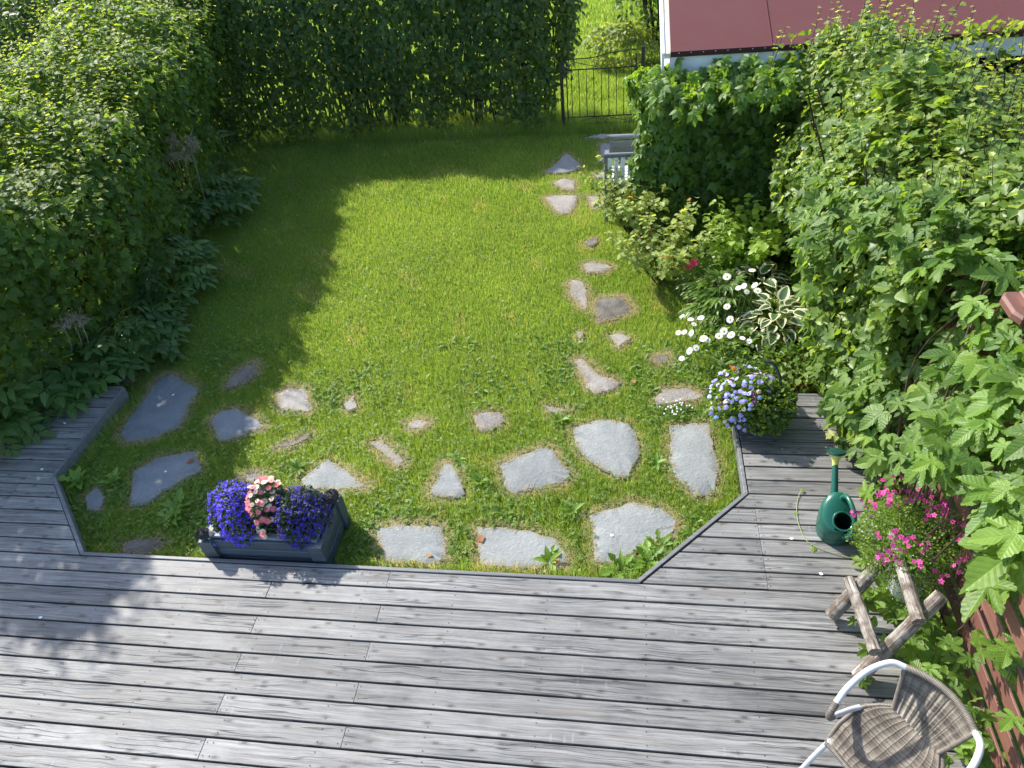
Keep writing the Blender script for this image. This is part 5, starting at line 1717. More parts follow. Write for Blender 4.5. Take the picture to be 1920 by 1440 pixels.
# ------------------------------------------------------------------ planter box
PX0, PX1, PY0, PY1, PT = -2.872, -1.978, 2.622, 3.085, 0.150
pl = thing('planter_box', 'dark blue grey wooden planter box on the lawn against the deck edge', 'planter', (-2.425, 2.85, GZ))
pw = 0.10
for x in (PX0, PX1 - pw):
    for y in (PY0, PY1 - 0.085):
        mb = MB(); mb.box(x, y, GZ - 0.02, x + pw, y + 0.085, PT, 0.004); mb.build('corner_post', M['planter'], pl)
bh = (PT - 0.005 - GZ) / 3
for k in range(3):
    z0, z1 = GZ + bh * k + 0.002, GZ + bh * (k + 1) - 0.002
    for y in (PY0 + 0.028, PY1 - 0.052):
        mb = MB(); mb.beam((PX0 + pw + .002, y + 0.012, (z0 + z1) / 2), (PX1 - pw - .002, y + 0.012, (z0 + z1) / 2), 0.024, z1 - z0, ch=0.005); mb.build('board', M['planter'], pl)
    for x in (PX0 + 0.028, PX1 - 0.028):
        mb = MB(); mb.beam((x, PY0 + 0.087, (z0 + z1) / 2), (x, PY1 - 0.087, (z0 + z1) / 2), 0.024, z1 - z0, ch=0.005); mb.build('board', M['planter'], pl)
rz = PT + 0.012
for a, b in (((PX0 + 0.06, PY0 + 0.066), (PX1 - 0.085, PY0 + 0.066)), ((PX0 + 0.06, PY1 - 0.066), (PX1 - 0.085, PY1 - 0.066))):
    mb = MB(); mb.beam((*a, rz), (*b, rz), 0.045, 0.022); mb.build('rim_board', M['planter_rim'], pl)
for x in (PX0 + 0.062, PX1 - 0.060):
    mb = MB(); mb.beam((x, PY0 + 0.04, rz + .001), (x, PY1 - 0.04, rz + .001), 0.045, 0.022); mb.build('rim_board', M['planter_rim'], pl)
mb = MB(); mb.box(PX0 + 0.06, PY0 + 0.06, GZ, PX1 - 0.06, PY1 - 0.06, PT - 0.03); mb.build('potting_soil', M['soil'], pl)


def hedgehog(loc, yaw, label, s=1.0):
    t = thing('hedgehog_ornament', label, 'ornament', loc, None)
    ca, sa = math.cos(yaw), math.sin(yaw)
    w = lambda x, y, z: (loc[0] + s * (x * ca - y * sa), loc[1] + s * (x * sa + y * ca), loc[2] + s * z)
    mb = MB()
    n = 14
    rings = []
    for k, (x, r) in enumerate(((-0.052, .012), (-0.045, .026), (-0.025, .040), (0.0, .044), (0.022, .038), (0.036, .026), (0.040, .012))):
        rings.append([w(x, r * math.cos(2 * PI * i / n), 0.036 + r * 0.92 * math.sin(2 * PI * i / n)) for i in range(n)])
    mb.loft(rings)
    for i in range(260):
        d = np.array([rng.normal(0, 1), rng.normal(0, 1), abs(rng.normal(0, 1)) + 0.1]); d /= np.linalg.norm(d)
        if d[0] > 0.75: continue
        c = np.array([d[0] * .047 - .005, d[1] * .042, .036 + d[2] * .040])
        e = c + (d + np.array([-.7, 0, .2])) * .012
        side = np.cross(d, [0, 0, 1.0]); side /= np.linalg.norm(side) + 1e-9
        q = [c + side * .003, c - side * .003, c + np.cross(side, d) * .003, e]
        mb.add([w(*p) for p in q], [(0, 1, 3), (1, 2, 3), (2, 0, 3)])
    mb.build('quills', M['hedgehog'], t, kind='stuff')
    mb = MB()
    rings = []
    for x, r, z in ((0.036, .027, .032), (0.050, .020, .028), (0.064, .011, .024), (0.070, .004, .023)):
        rings.append([w(x, r * math.cos(2 * PI * i / 10), z + r * math.sin(2 * PI * i / 10)) for i in range(10)])
    mb.loft(rings)
    mb.build('face', M['hedgehog_face'], t, smooth=True)
    mb = MB()
    mb.ball(w(0.071, 0, .024), .005 * s, .005 * s, .005 * s, 8, 6); mb.ball(w(.053, .014, .038), .004 * s, .004 * s, .004 * s, 8, 6); mb.ball(w(.053, -.014, .038), .004 * s, .004 * s, .004 * s, 8, 6)
    mb.build('eyes_and_nose', M['can_dark'], t)
    mb = MB()
    for sx in (-.025, .022):
        for sy in (-.022, .022): mb.ball(w(sx, sy, .006), .011 * s, .010 * s, .007 * s, 8, 5)
    mb.build('feet', M['hedgehog_face'], t)


hedgehog((PX0 + 0.045, PY0 + 0.05, PT), R(20), 'dark hedgehog figurine on the front left post of the planter box', 0.95)
hedgehog((PX1 - 0.045, PY1 - 0.05, PT), R(120), 'dark hedgehog figurine on the back right post of the planter box', 1.15)


def mound(name, label, c, rx, ry, h, nleaf, lsize, lmat, ltmpl, group=None, cat='plant', tone=(0, 1), lowz=None, shell=0.16, stems=30):
    """A bedding plant: a dome of small leaves; returns the thing and a sampler of points on the dome."""
    t = thing(name, label, cat, c, group)
    cl = Cloud()
    d = unit(rng.normal(size=(nleaf, 3))); d[:, 2] = np.abs(d[:, 2])
    rr = 1 + 0.16 * nz(d * 2.0 + np.array(c), 1.0, 1) - rng.exponential(shell, nleaf)
    p = np.array(c) + d * np.maximum(0.15, rr)[:, None] * np.array([rx, ry, h])
    ax, nr = leafdirs(d, 0.5, 0.6, 0.1)
    ax = unit(d * 0.7 + rng.normal(0, 0.6, d.shape))
    cl.add(p, ax, nr, rng.uniform(0.7, 1.3, nleaf) * lsize, rng.uniform(*tone, nleaf))
    mb = MB()
    for i in range(stems):
        q = unit(rng.normal(size=3)); q[2] = abs(q[2])
        e = np.array(c) + q * np.array([rx, ry, h]) * 0.9
        mb.tube([(c[0] + q[0] * .03, c[1] + q[1] * .03, c[2] - 0.02), tuple((np.array(c) + e) / 2 + np.array([0, 0, .03])), tuple(e)], 0.002, 4, caps=False)
    mb.build('stems', M['stem'], t, kind='stuff')
    foliage(t, cl, ltmpl, lmat, 0)

    def on(n, zmin=0.05, out=1.03):
        d = unit(rng.normal(size=(n * 3 + 40, 3))); d[:, 2] = np.abs(d[:, 2])
        d = d[d[:, 2] > zmin][:n]
        rr = out + 0.16 * nz(d * 2.0 + np.array(c), 1.0, 1)
        return np.array(c) + d * rr[:, None] * np.array([rx, ry, h]), d
    return t, on


def blossoms(parent, pos, nrm, tmpl, mat, size, name='flower', disc=None, discmat=None, objs=True, stuffname='flowers'):
    """Flower heads; as objects sharing meshes, or joined."""
    n = len(pos)
    axis = np.cross(nrm, rng.normal(size=(n, 3)))
    Rm = frames(unit(axis), unit(nrm))
    # template +z is the face: build the basis x, y, z with z = nrm
    if objs:
        meshes = []
        for q in (0.1, 0.5, 0.9):
            tv, tf = tmpl
            V, F, MI, RN = [tv], [tf], [np.zeros(len(tf), int)], [np.full(len(tv), q)]
            mats = [mat]
            if disc is not None:
                k = 8
                a = np.arange(k) * 2 * PI / k
                dv = np.concatenate([np.stack([np.cos(a) * disc, np.sin(a) * disc, 0 * a + .03], 1), np.stack([np.cos(a) * disc * .6, np.sin(a) * disc * .6, 0 * a + .03 + disc * .5], 1), [[0, 0, .03 + disc * .6]]])
                df = [(i, (i + 1) % k, k + (i + 1) % k) for i in range(k)] + [(i, k + (i + 1) % k, k + i) for i in range(k)] + [(k + i, k + (i + 1) % k, 2 * k) for i in range(k)]
                V.append(dv); F.append(np.array(df) + len(tv)); MI.append(np.ones(len(df), int)); RN.append(np.full(len(dv), q)); mats.append(discmat)
            meshes.append(mesh_np(name, np.concatenate(V), np.concatenate(F), mats, np.concatenate(RN), None, np.concatenate(MI)))
        b = wl(parent)
        for i in range(n):
            o = bpy.data.objects.new(name, meshes[int(rng.integers(0, 3))])
            COL.objects.link(o)
            o.parent = parent
            s = size * rng.uniform(0.8, 1.2)
            o.matrix_basis = Matrix([list(Rm[i][r] * s) + [pos[i][r] - b[r]] for r in range(3)] + [[0, 0, 0, 1]])
    else:
        v, f, rn, lc = merged([tmpl], pos, unit(axis), nrm, size * rng.uniform(0.8, 1.2, n), rng.uniform(0, 1, n))
        link(stuffname, mesh_np(stuffname, v, f, mat, rn, lc), parent, 'stuff')


F5 = t_flower(5, 0.34, 0.1, 0.05)
F3 = compound([((np.array([(0, .05, 0), (-.4, .7, 0), (0, 1.05, -.05), (.4, .7, 0)], float), np.array([(0, 3, 1), (1, 3, 2)])), (0, 0, 0), a, 1.0, 0.15) for a in (0, 115, -115)])
FD = t_flower(15, 0.13, 0.10, 0.10)
FDP = t_flower(12, 0.17, 0.05, 0.10)
FV = compound([((np.array([(0, 0, 0), (-.5, .45, .05), (-.4, 1.0, 0), (.4, 1.0, 0), (.5, .45, .05)], float), np.array([(0, 4, 1), (1, 4, 3), (1, 3, 2)])), (0, 0, 0), a, s, 0.1) for a, s in ((32, .95), (-32, .95), (95, .9), (-95, .9), (180, 1.05))])

for nm, lab, c, rx, ry, h, nf in (('lobelia', 'larger mound of violet blue lobelia in the left half of the planter box', (-2.635, 2.86, 0.12), 0.225, 0.225, 0.275, 1250),
                                  ('lobelia', 'violet blue lobelia mound in the right half of the planter box', (-2.185, 2.86, 0.12), 0.200, 0.225, 0.255, 1000)):
    t, on = mound(nm, lab, c, rx, ry, h, 4200, 0.020, M['lobelia_leaf'], T_TINY, 'lobelia mounds in the planter', 'flowering plant')
    p, d = on(nf, 0.02, 1.02)
    p = p + d * (rng.exponential(0.008, len(p)) * 0.9)[:, None] - np.array([0, 0, 0.008])
    k = nz(p, 9, 2) > -0.75 + 0 * p[:, 0]
    blossoms(t, p[k], unit(d[k] + rng.normal(0, .4, d[k].shape)), F3, M['p_blue'], 0.0112, objs=False)
t, on = mound('marguerite', 'coral pink and pale peach marguerite daisies between the two lobelia mounds', (-2.415, 2.885, 0.14), 0.125, 0.195, 0.30, 1500, 0.026, M['lobelia_leaf'], T_TINY, None, 'flowering plant', (0.4, 1.4))
p, d = on(42, 0.05, 1.10)
blossoms(t, p, unit(d + np.array([0, -.1, .5]) + rng.normal(0, .3, d.shape)), FDP, M['p_pink'], 0.022, disc=0.24, discmat=M['p_pink'])
p, d = on(70, 0.05, 1.06)
blossoms(t, p, unit(d + np.array([0, -.1, .5]) + rng.normal(0, .3, d.shape)), FDP, M['p_pale'], 0.020, disc=0.26, discmat=M['p_yellow'])
mb = MB()
ex = []
for px, py, z in ((486, 898, .42), (498, 897, .43), (509, 901, .42), (518, 909, .40), (470, 925, .38), (494, 903, .40)):
    q = at(px, py, z); ex.append(q)
    mb.tube([(-2.415, 2.92, .25), tuple((q + np.array([-2.415, 2.92, .25])) / 2 + np.array([0, 0, .03])), tuple(q)], 0.0018, 4)
mb.build('flower_stalks', M['stem'], t, kind='stuff')
blossoms(t, np.array(ex), np.array([[0, -.2, 1.0]] * len(ex)) + rng.normal(0, .2, (len(ex), 3)), FDP, M['p_pink'], 0.023, disc=0.24, discmat=M['p_pink'])

# ------------------------------------------------------------------ pansies in the navy pot
pc = (1.02, 4.02, 0.0)
pot = thing('flower_pot', 'navy blue pot standing on the corner of the right deck wing', 'pot', pc)
mb = MB(); mb.lathe(pc, [(0.085, 0.0), (0.088, 0.006), (0.120, 0.14), (0.128, 0.145), (0.130, 0.165), (0.122, 0.166), (0.112, 0.14), (0.105, 0.13)], 28, (True, True)); mb.build('pot_body', M['blue_pot'], pot, smooth=True)
mb = MB(); mb.tube(smooth_path([(1.14, 4.06, .15), (1.155, 4.10, .34), (1.10, 4.18, .46), (1.03, 4.2, .47)], 6), [0.011] * 19, 8); mb.build('hanging_bracket', M['blue_pot'], pot, smooth=True)
t, on = mound('pansies', 'lilac and dark purple pansies spilling out of the navy pot', (0.955, 4.08, 0.13), 0.32, 0.28, 0.25, 4200, 0.034, M['herb'], T_OV, None, 'flowering plant', (0.2, 1.25), shell=0.2, stems=90)
p, d = on(250, 0.0, 1.06)
lean = p[:, 0] * -0.75 + p[:, 1] * 0.6
k = lean > np.quantile(lean, 0.30)
p, d = p[k], d[k]
kinds = rng.uniform(0, 1, len(p))
for mt, lo, hi, dm in ((M['p_lil'], 0, .50, M['p_yellow']), (M['p_sky'], .50, .72, M['p_yellow']), (M['p_purple'], .72, .90, M['p_yellow']), (M['p_pale'], .90, .99, M['p_purple']), (M['p_orange'], .99, 1.0, M['p_purple'])):
    q = (kinds >= lo) & (kinds < hi)
    if q.any(): blossoms(t, p[q], unit(d[q] + np.array([0, -.5, .5]) + rng.normal(0, .35, d[q].shape)), FV, mt, 0.0165, disc=0.16, discmat=dm)
q = np.array([at(1375, 690, .36), at(1350, 740, .2), at(1342, 775, .08), at(1355, 785, .05), at(1372, 790, .04)])
blossoms(t, q[:1], np.array([[0, -.4, 1.0]]), FV, M['p_orange'], 0.017, disc=.16, discmat=M['p_purple'])
blossoms(t, q[1:4], np.array([[-.3, -.4, 1.0]] * 3), FV, M['p_purple'], 0.019, disc=.16, discmat=M['p_yellow'])
blossoms(t, q[4:], np.array([[-.3, -.4, 1.0]]), FV, M['p_pale'], 0.019, disc=.16, discmat=M['p_yellow'])

# ------------------------------------------------------------------ watering can
wc = (1.365, 3.03, 0.0)
can = thing('watering_can', 'green plastic watering can with a yellow collared rose on the right deck wing', 'watering can', wc)


def ell(cx, cy, z, rx, ry, n=36, tilt=0.0):
    return [(wc[0] + cx + rx * math.cos(2 * PI * i / n), wc[1] + cy + ry * math.sin(2 * PI * i / n), z + tilt * ry * math.sin(2 * PI * i / n)) for i in range(n)]


rings = [ell(0, 0, 0.0, .082, .088), ell(0, 0, .006, .092, .098), ell(0, 0, .05, .098, .104), ell(0, 0, .052, .0965, .1025), ell(0, 0, .054, .098, .104), ell(0, 0, .10, .101, .106), ell(0, 0, .102, .0995, .1045), ell(0, 0, .104, .101, .106), ell(0, 0, .155, .100, .105, tilt=.25), ell(0, .004, .180, .097, .101, tilt=.4), ell(0, .010, .203, .084, .086, tilt=.55), ell(0, .018, .222, .064, .062, tilt=.6), ell(0, .026, .235, .042, .040, tilt=.6), ell(0, .032, .243, .018, .016, tilt=.5)]
mb = MB(); mb.loft(rings)
# cut the filling hole in the front of the shoulder
hc = np.array([wc[0] + 0.012, wc[1] - 0.058, 0.172])
fs, keepf = mb.f, []
vv = np.array(mb.v)
for f in fs:
    c = vv[list(f)].mean(0)
    dx, dy = (c[0] - hc[0]) / 0.050, (c[1] - hc[1]) / 0.042
    if len(f) == 4 and c[2] > 0.125 and dx * dx + dy * dy < 1.0: continue
    keepf.append(f)
mb.f = keepf; mb.mi = [0] * len(keepf)
mb.build('can_body', M['can'], can, smooth=True)
mb = MB()
ring = []
for i in range(29):
    a = 2 * PI * i / 28
    x, y = hc[0] + .053 * math.cos(a), hc[1] + .045 * math.sin(a)
    ly = (y - wc[1])
    ring.append((x, y, 0.178 + (ly + .062) * 0.62 - 0.16 * abs(x - wc[0]) ** 1.0 * 0.4))
mb.tube(ring, 0.0065, 8, caps=False); mb.build('filler_rim', M['can'], can, smooth=True)
mb = MB(); mb.add(ell(0, 0, 0.02, .088, .094, 24), [tuple(range(24))]); mb.build('can_inside', M['dark_inside'], can)  # dark disc added so the filling hole looks unlit
sp = [(wc[0] - .012, wc[1] + .055, .165), (wc[0] - .010, wc[1] + .13, .255), (wc[0] - .006, wc[1] + .225, .355)]
mb = MB(); mb.tube(smooth_path(sp, 6), [.024 - .009 * i / 12 for i in range(13)], 16); mb.build('spout', M['can'], can, smooth=True)


def along(p, d, prof, n=24):
    d = Vector(d).normalized(); s = d.orthogonal().normalized(); u = d.cross(s)
    return [[Vector(p) + d * h + s * (r * math.cos(2 * PI * i / n)) + u * (r * math.sin(2 * PI * i / n)) for i in range(n)] for r, h in prof]


tipp = Vector(sp[-1]); td = Vector((0.03, 0.55, 0.95)).normalized()
mb = MB(); mb.loft(along(tipp - td * .004, (0.02, .6, .8), [(.0165, -.015), (.0185, .012), (.026, .034), (.038, .050), (.045, .056)])); mb.build('rose_collar', M['can_yellow'], can, smooth=True)
mb = MB(); mb.loft(along(tipp + td * .053, (0.02, .42, .90), [(.044, 0), (.049, .004), (.0495, .011), (.046, .017), (.030, .021), (.012, .0225)])); mb.build('rose_head', M['can_dark'], can, smooth=True)
hp = smooth_path([(wc[0] + .012, wc[1] + .050, .222), (wc[0] + .020, wc[1] + .045, .272), (wc[0] + .030, wc[1] + .005, .300), (wc[0] + .044, wc[1] - .070, .280), (wc[0] + .050, wc[1] - .118, .215), (wc[0] + .042, wc[1] - .128, .140), (wc[0] + .022, wc[1] - .098, .095)], 7)
mb = MB(); mb.tube(hp, [.0135 + .004 * (abs(i / (len(hp) - 1) - .5) * 2) ** 3 for i in range(len(hp))], 12); mb.build('handle', M['can'], can, smooth=True)
can.scale = (1.12, 1.12, 1.12)
for o_ in can.children:
    o_.location = -Vector(wc)

# ------------------------------------------------------------------ log stand
ls = thing('log_stand', 'rustic stand of weathered round logs lashed crosswise beside the white flower pot', 'log stand', (1.4, 2.3, 0))


def log(a, b, r0, r1, name):
    a, b = Vector(a), Vector(b)
    d = (b - a); L = d.length; d.normalize()
    s = d.orthogonal().normalized(); u = d.cross(s)
    n, m = 18, 18
    V, LC, F = [], [], []
    ph = rng.uniform(0, 6)
    cx = [0.004 * math.sin(ph + 3 * k / m) for k in range(m + 1)]
    for k in range(m + 1):
        t = k / m
        for i in range(n):
            an = 2 * PI * i / n
            r = (r0 + (r1 - r0) * t) * (1 + 0.05 * math.sin(3 * an + ph + 2 * t) + 0.035 * math.sin(7 * an - 5 * t) + 0.025 * rng.normal())
            p = a + d * (L * t) + s * (r * math.cos(an) + cx[k]) + u * (r * math.sin(an))
            V.append(tuple(p)); LC.append((r0 * math.cos(an) * 2, r0 * math.sin(an) * 2, L * t + ph))
    for k in range(m):
        for i in range(n):
            j = (i + 1) % n
            F.append((k * n + i, k * n + j, (k + 1) * n + j)); F.append((k * n + i, (k + 1) * n + j, (k + 1) * n + i))
    for k, flip in ((0, True), (m, False)):
        c = a + d * (L * k / m)
        V.append(tuple(c)); LC.append((0, 0, ph)); ci = len(V) - 1
        for i in range(n):
            j = (i + 1) % n
            F.append((ci, k * n + j, k * n + i) if flip else (ci, k * n + i, k * n + j))
    me = mesh_np(name, np.array(V), np.array(F), M['log'], None, np.array(LC), smooth=True)
    try: me.set_sharp_from_angle(angle=R(50))
    except Exception: pass
    return link(name, me, ls)


log((1.225, 2.395, 0.042), (1.50, 2.57, 0.43), 0.040, 0.036, 'leaning_log')
log((1.290, 2.030, 0.042), (1.66, 2.275, 0.50), 0.041, 0.036, 'leaning_log')
log((1.295, 2.500, 0.265), (1.325, 2.040, 0.30), 0.030, 0.034, 'cross_log')
log((1.515, 2.66, 0.50), (1.525, 2.135, 0.46), 0.028, 0.036, 'cross_log')

# white pot with the pink flowers
wp = (1.645, 2.545, 0.0)
t = thing('flower_pot', 'tall white pot half hidden by pink flowers beside the log stand', 'pot', wp)
mb = MB(); mb.lathe(wp, [(0.075, 0), (0.080, .004), (0.098, .38), (0.102, .39), (0.102, .41), (0.094, .41), (0.088, .38)], 28, (True, True)); mb.build('pot_body', M['white_pot'], t, smooth=True)
t, on = mound('twinspur', 'magenta pink flowering plant tumbling from the tall white pot', (1.61, 2.67, 0.36), 0.29, 0.31, 0.28, 9500, 0.016, M['herb'], T_TINY, None, 'flowering plant', (0.2, 1.3), shell=0.25, stems=140)
cl = Cloud()
n = 2600
p = np.stack([1.62 + rng.normal(0, .08, n), 2.52 + rng.normal(0, .09, n), .40 - rng.exponential(.07, n)], 1)
cl.add(p, rng.normal(size=(n, 3)), rng.normal(size=(n, 3)) + UPV, 0.011, rng.uniform(0, 1.2, n))
foliage(t, cl, T_TINY, M['herb'], 0, name='trailing_leaves')
spk = []
for i in range(46):
    q, d = on(1, 0.15, 1.1)
    m_ = int(rng.integers(2, 7))
    for j in range(m_):
        spk.append(q[0] + np.array([rng.normal(0, .022), rng.normal(0, .022), .022 * j * rng.uniform(.3, 1)]))
spk = [q_ for q_ in spk if q_[0] > 1.40]
for px, py, z in ((1597, 960, .36), (1604, 957, .37), (1600, 966, .35), (1610, 962, .35), (1622, 950, .4), (1690, 895, .6), (1655, 900, .58), (1675, 893, .6), (1790, 960, .55), (1775, 962, .55), (1720, 925, .62), (1728, 930, .62), (1722, 937, .62), (1645, 995, .42), (1703, 1035, .4), (1704, 1040, .38)):
    spk.append(at(px, py, z))
spk = np.array(spk)
blossoms(t, spk, unit(np.array([-.3, -.7, .8]) + rng.normal(0, .4, spk.shape)), F5, M['p_mag'], 0.0135, disc=.2, discmat=M['p_purple'])

# ------------------------------------------------------------------ wicker chair
wk = thing('wicker_chair', 'brown wicker chair with white tube arms at the bottom right of the deck', 'chair', (1.15, 1.40, 0))
CF = Vector((-0.80, -0.60, 0)); CF.normalize()            # the way it faces
CR = Vector((CF.y, -CF.x, 0))                             # the sitter's right
CO = Vector((1.405, 1.630, 0))                            # middle of the seat's back edge


def cw(r, f, z):
    return CO + CR * r + CF * f + Vector((0, 0, z))


def seat_pt(u, v):
    """u -1..1 right, v 0 front .. 1 back edge of the seat."""
    w = float(np.interp(v, [0, .08, .3, .62, .8, .92, 1], [.180, .192, .212, .216, .190, .145, .118]))
    z = 0.372 - 0.026 * math.sin(PI * min(1, v * 1.05)) * (1 - u * u * .7) + 0.016 * v ** 4
    if v < 0.08: z -= 0.02 * (1 - v / 0.08) ** 2
    z -= 0.016 * max(0, abs(u) - .84) / .16
    return cw(u * w, 0.41 * (1 - v) + 0.012 * (1 - u * u) * (1 - v), z)


def back_pt(u, v):
    """v 0 bottom .. 1 rim; the back bows round the sitter."""
    w = 0.118 + 0.055 * v ** 0.8
    f = 0.012 - 0.050 * v + 0.030 * u * u * v - 0.020 * (1 - u * u) * v + 0.02 * (1 - v) ** 3
    z = 0.380 + 0.280 * v + 0.012 * (1 - u * u) * v
    return cw(u * w, f, z)


def weave(fn, nw, nwarp, us, amp, r, seed, skip=()):
    """Weft strands over and under the warps, all in one mesh."""
    mb = MB(); rn = []
    g = np.random.default_rng(seed)
    nu = nwarp * 4 + 1
    for i in range(nw):
        v = (i + 0.5) / nw
        pts = []
        for k in range(nu):
            u = -1 + 2 * k / (nu - 1)
            p = Vector(fn(u, v))
            e = 1e-2
            du = Vector(fn(min(1, u + e), v)) - Vector(fn(max(-1, u - e), v)); dv = Vector(fn(u, min(1, v + e))) - Vector(fn(u, max(0, v - e)))
            n = du.cross(dv); n.normalize()
            pts.append(p + n * (amp * (abs(math.sin((u + 1) / 2 * nwarp * PI)) - .5) + 0.0008 * (-1) ** i + g.normal(0, .0004)))
        c0 = len(mb.v)
        mb.tube(pts, r, 4, caps=False)
        tone = min(1, max(0, 0.62 + 0.22 * g.normal() + 0.18 * math.sin(i * .21)))
        for k in range(nu):
            rn += [min(1, max(0, tone + 0.10 * math.sin(9 * k / nu + i * .05) + g.normal(0, .05)))] * 4
    return mb, rn


def strand_obj(mb, rn, name, stuff=True):
    me = mb.mesh(name, M['wicker'], False)
    a = me.attributes.new('rnd', 'FLOAT', 'POINT'); a.data.foreach_set('value', np.array(rn, np.float32))
    return link(name, me, wk, 'stuff' if stuff else None)


mb, rn = weave(seat_pt, 112, 13, None, 0.0028, 0.0023, 3); strand_obj(mb, rn, 'seat_weave')
mb, rn = weave(back_pt, 88, 10, None, 0.0040, 0.0022, 4); strand_obj(mb, rn, 'back_weave')
mb = MB(); rn = []
for k in range(14):
    u = -1 + 2 * k / 13
    pts = [seat_pt(u, v) for v in np.linspace(0, 1, 14)]
    mb.tube(pts, .0036, 5); rn += [0.35] * (14 * 5)
for k in range(10):
    u = -1 + 2 * k / 9
    pts = [back_pt(u, v) for v in np.linspace(0, 1, 12)]
    mb.tube(pts, .0036, 5); rn += [0.35] * (12 * 5)
strand_obj(mb, rn, 'warp_canes')


def wrap(path, r, name, tone=0.75, pitch=0.0062):
    """A tube bound with flat cane."""
    P = [Vector(p) for p in path]
    L = sum((b - a).length for a, b in zip(P[:-1], P[1:]))
    n = max(8, int(L / pitch) * 2)
    cum = [0]
    for a, b in zip(P[:-1], P[1:]): cum.append(cum[-1] + (b - a).length)
    pts = []
    for i in range(n + 1):
        s = L * i / n
        k = max(0, min(len(P) - 2, next((j for j in range(len(cum) - 1) if cum[j + 1] >= s), len(P) - 2)))
        t = (s - cum[k]) / max(1e-9, cum[k + 1] - cum[k])
        pts.append(P[k].lerp(P[k + 1], t))
    mb = MB(); mb.tube(pts, [r if i % 2 else r * .88 for i in range(n + 1)], 10)
    g = np.random.default_rng(len(pts))
    rn = []
    for i in range(n + 1): rn += [min(1, max(0, tone + g.normal(0, .10) - (0.0 if i % 2 else .35)))] * 10
    me = mb.mesh(name, M['wicker'], True)
    a = me.attributes.new('rnd', 'FLOAT', 'POINT'); a.data.foreach_set('value', np.array(rn, np.float32))
    return link(name, me, wk)


rim = [back_pt(u, 1.0) + Vector((0, 0, .006)) for u in np.linspace(-1, 1, 15)]
wrap(rim, .0165, 'bound_rim', 0.80, .0058)
wrap([back_pt(-1, v) for v in np.linspace(0.02, .97, 8)], .011, 'bound_back_edge', .6)
wrap([back_pt(1, v) for v in np.linspace(0.02, .97, 8)], .011, 'bound_back_edge', .6)
wrap([seat_pt(-1, v) for v in np.linspace(0.03, 1, 8)], .012, 'bound_seat_edge', .55)
wrap([seat_pt(1, v) for v in np.linspace(0.03, 1, 8)], .012, 'bound_seat_edge', .55)
wrap([seat_pt(u, 0.02) for u in np.linspace(-1, 1, 9)], .013, 'bound_seat_edge', .6)
for sg in (1, -1):
    arm = smooth_path([back_pt(sg * .98, 1.0) + Vector((0, 0, .006)), cw(sg * .222, .030, .668), cw(sg * .256, .13, .642), cw(sg * .258, .25, .600), cw(sg * .242, .335, .570)], 7)
    mb = MB(); mb.tube(arm, .0150, 12); mb.build('arm_tube', M['white_metal'], wk, smooth=True)
    bend = smooth_path([cw(sg * .243, .330, .572), cw(sg * .232, .372, .545), cw(sg * .228, .375, .505), cw(sg * .228, .345, .475)], 6)
    wrap(bend, .0172, 'bound_arm_bend', .45, .008)
    low = smooth_path([cw(sg * .228, .350, .478), cw(sg * .226, .27, .425), cw(sg * .222, .20, .385), cw(sg * .212, .15, .365)], 6)
    mb = MB(); mb.tube(low, .0130, 10); mb.build('arm_support', M['white_metal'], wk, smooth=True)
    mb = MB(); mb.tube(smooth_path([cw(sg * .176, .385, .362), cw(sg * .190, .420, .25), cw(sg * .215, .465, .0)], 6), .0130, 10); mb.build('leg', M['white_metal'], wk, smooth=True)
    mb = MB(); mb.tube(smooth_path([cw(sg * .12, .03, .355), cw(sg * .15, -.01, .22), cw(sg * .18, -.06, .0)], 6), .0130, 10); mb.build('leg', M['white_metal'], wk, smooth=True)
mb = MB(); mb.tube([cw(-.176, .39, .352), cw(.176, .39, .352)], .0115, 10); mb.build('seat_rail', M['white_metal'], wk, smooth=True)
mb = MB(); mb.tube([cw(-.12, .03, .350), cw(.12, .03, .350)], .0115, 10); mb.build('seat_rail', M['white_metal'], wk, smooth=True)

# ------------------------------------------------------------------ plants of the right hand border
def rosette(name, label, c, n, L, tmpl, mat, rise=0.25, spread=0.22, cat='plant', tone=(0, 1), petiole=0.2, nobj=0, px=8, extra=None, group=None, lean=(0, 0), elv=(0.1, 1.1)):
    t = thing(name, label, cat, c, group)
    cl = Cloud(); mb = MB()
    for i in range(n):
        a = i * 2.39996 + rng.uniform(0, .5)
        q = math.sqrt((i + .5) / n)
        e = np.array([math.cos(a) * spread * q + lean[0] * q, math.sin(a) * spread * q + lean[1] * q, rise * (1 - 0.55 * q * q) * rng.uniform(.8, 1.15)])
        p = np.array(c) + e
        mb.tube(smooth_path([c, tuple(np.array(c) + e * np.array([.35, .35, .75])), tuple(p)], 3), .003, 4, caps=False)
        el = rng.uniform(*elv) * (1 - q * .8) - .25 * q
        ax = np.array([math.cos(a) * math.cos(el), math.sin(a) * math.cos(el), math.sin(el)])
        nr = np.array([-math.cos(a) * math.sin(el), -math.sin(a) * math.sin(el), math.cos(el)]) + rng.normal(0, .2, 3)
        cl.add(p[None], ax[None], nr[None], L * rng.uniform(.75, 1.2), np.array([rng.uniform(*tone)]))
    mb.build('leaf_stalks', M['stem'], t, kind='stuff')
    foliage(t, cl, tmpl, mat, nobj, px, levels=4, extra=extra, cell=5, per=3)
    return t


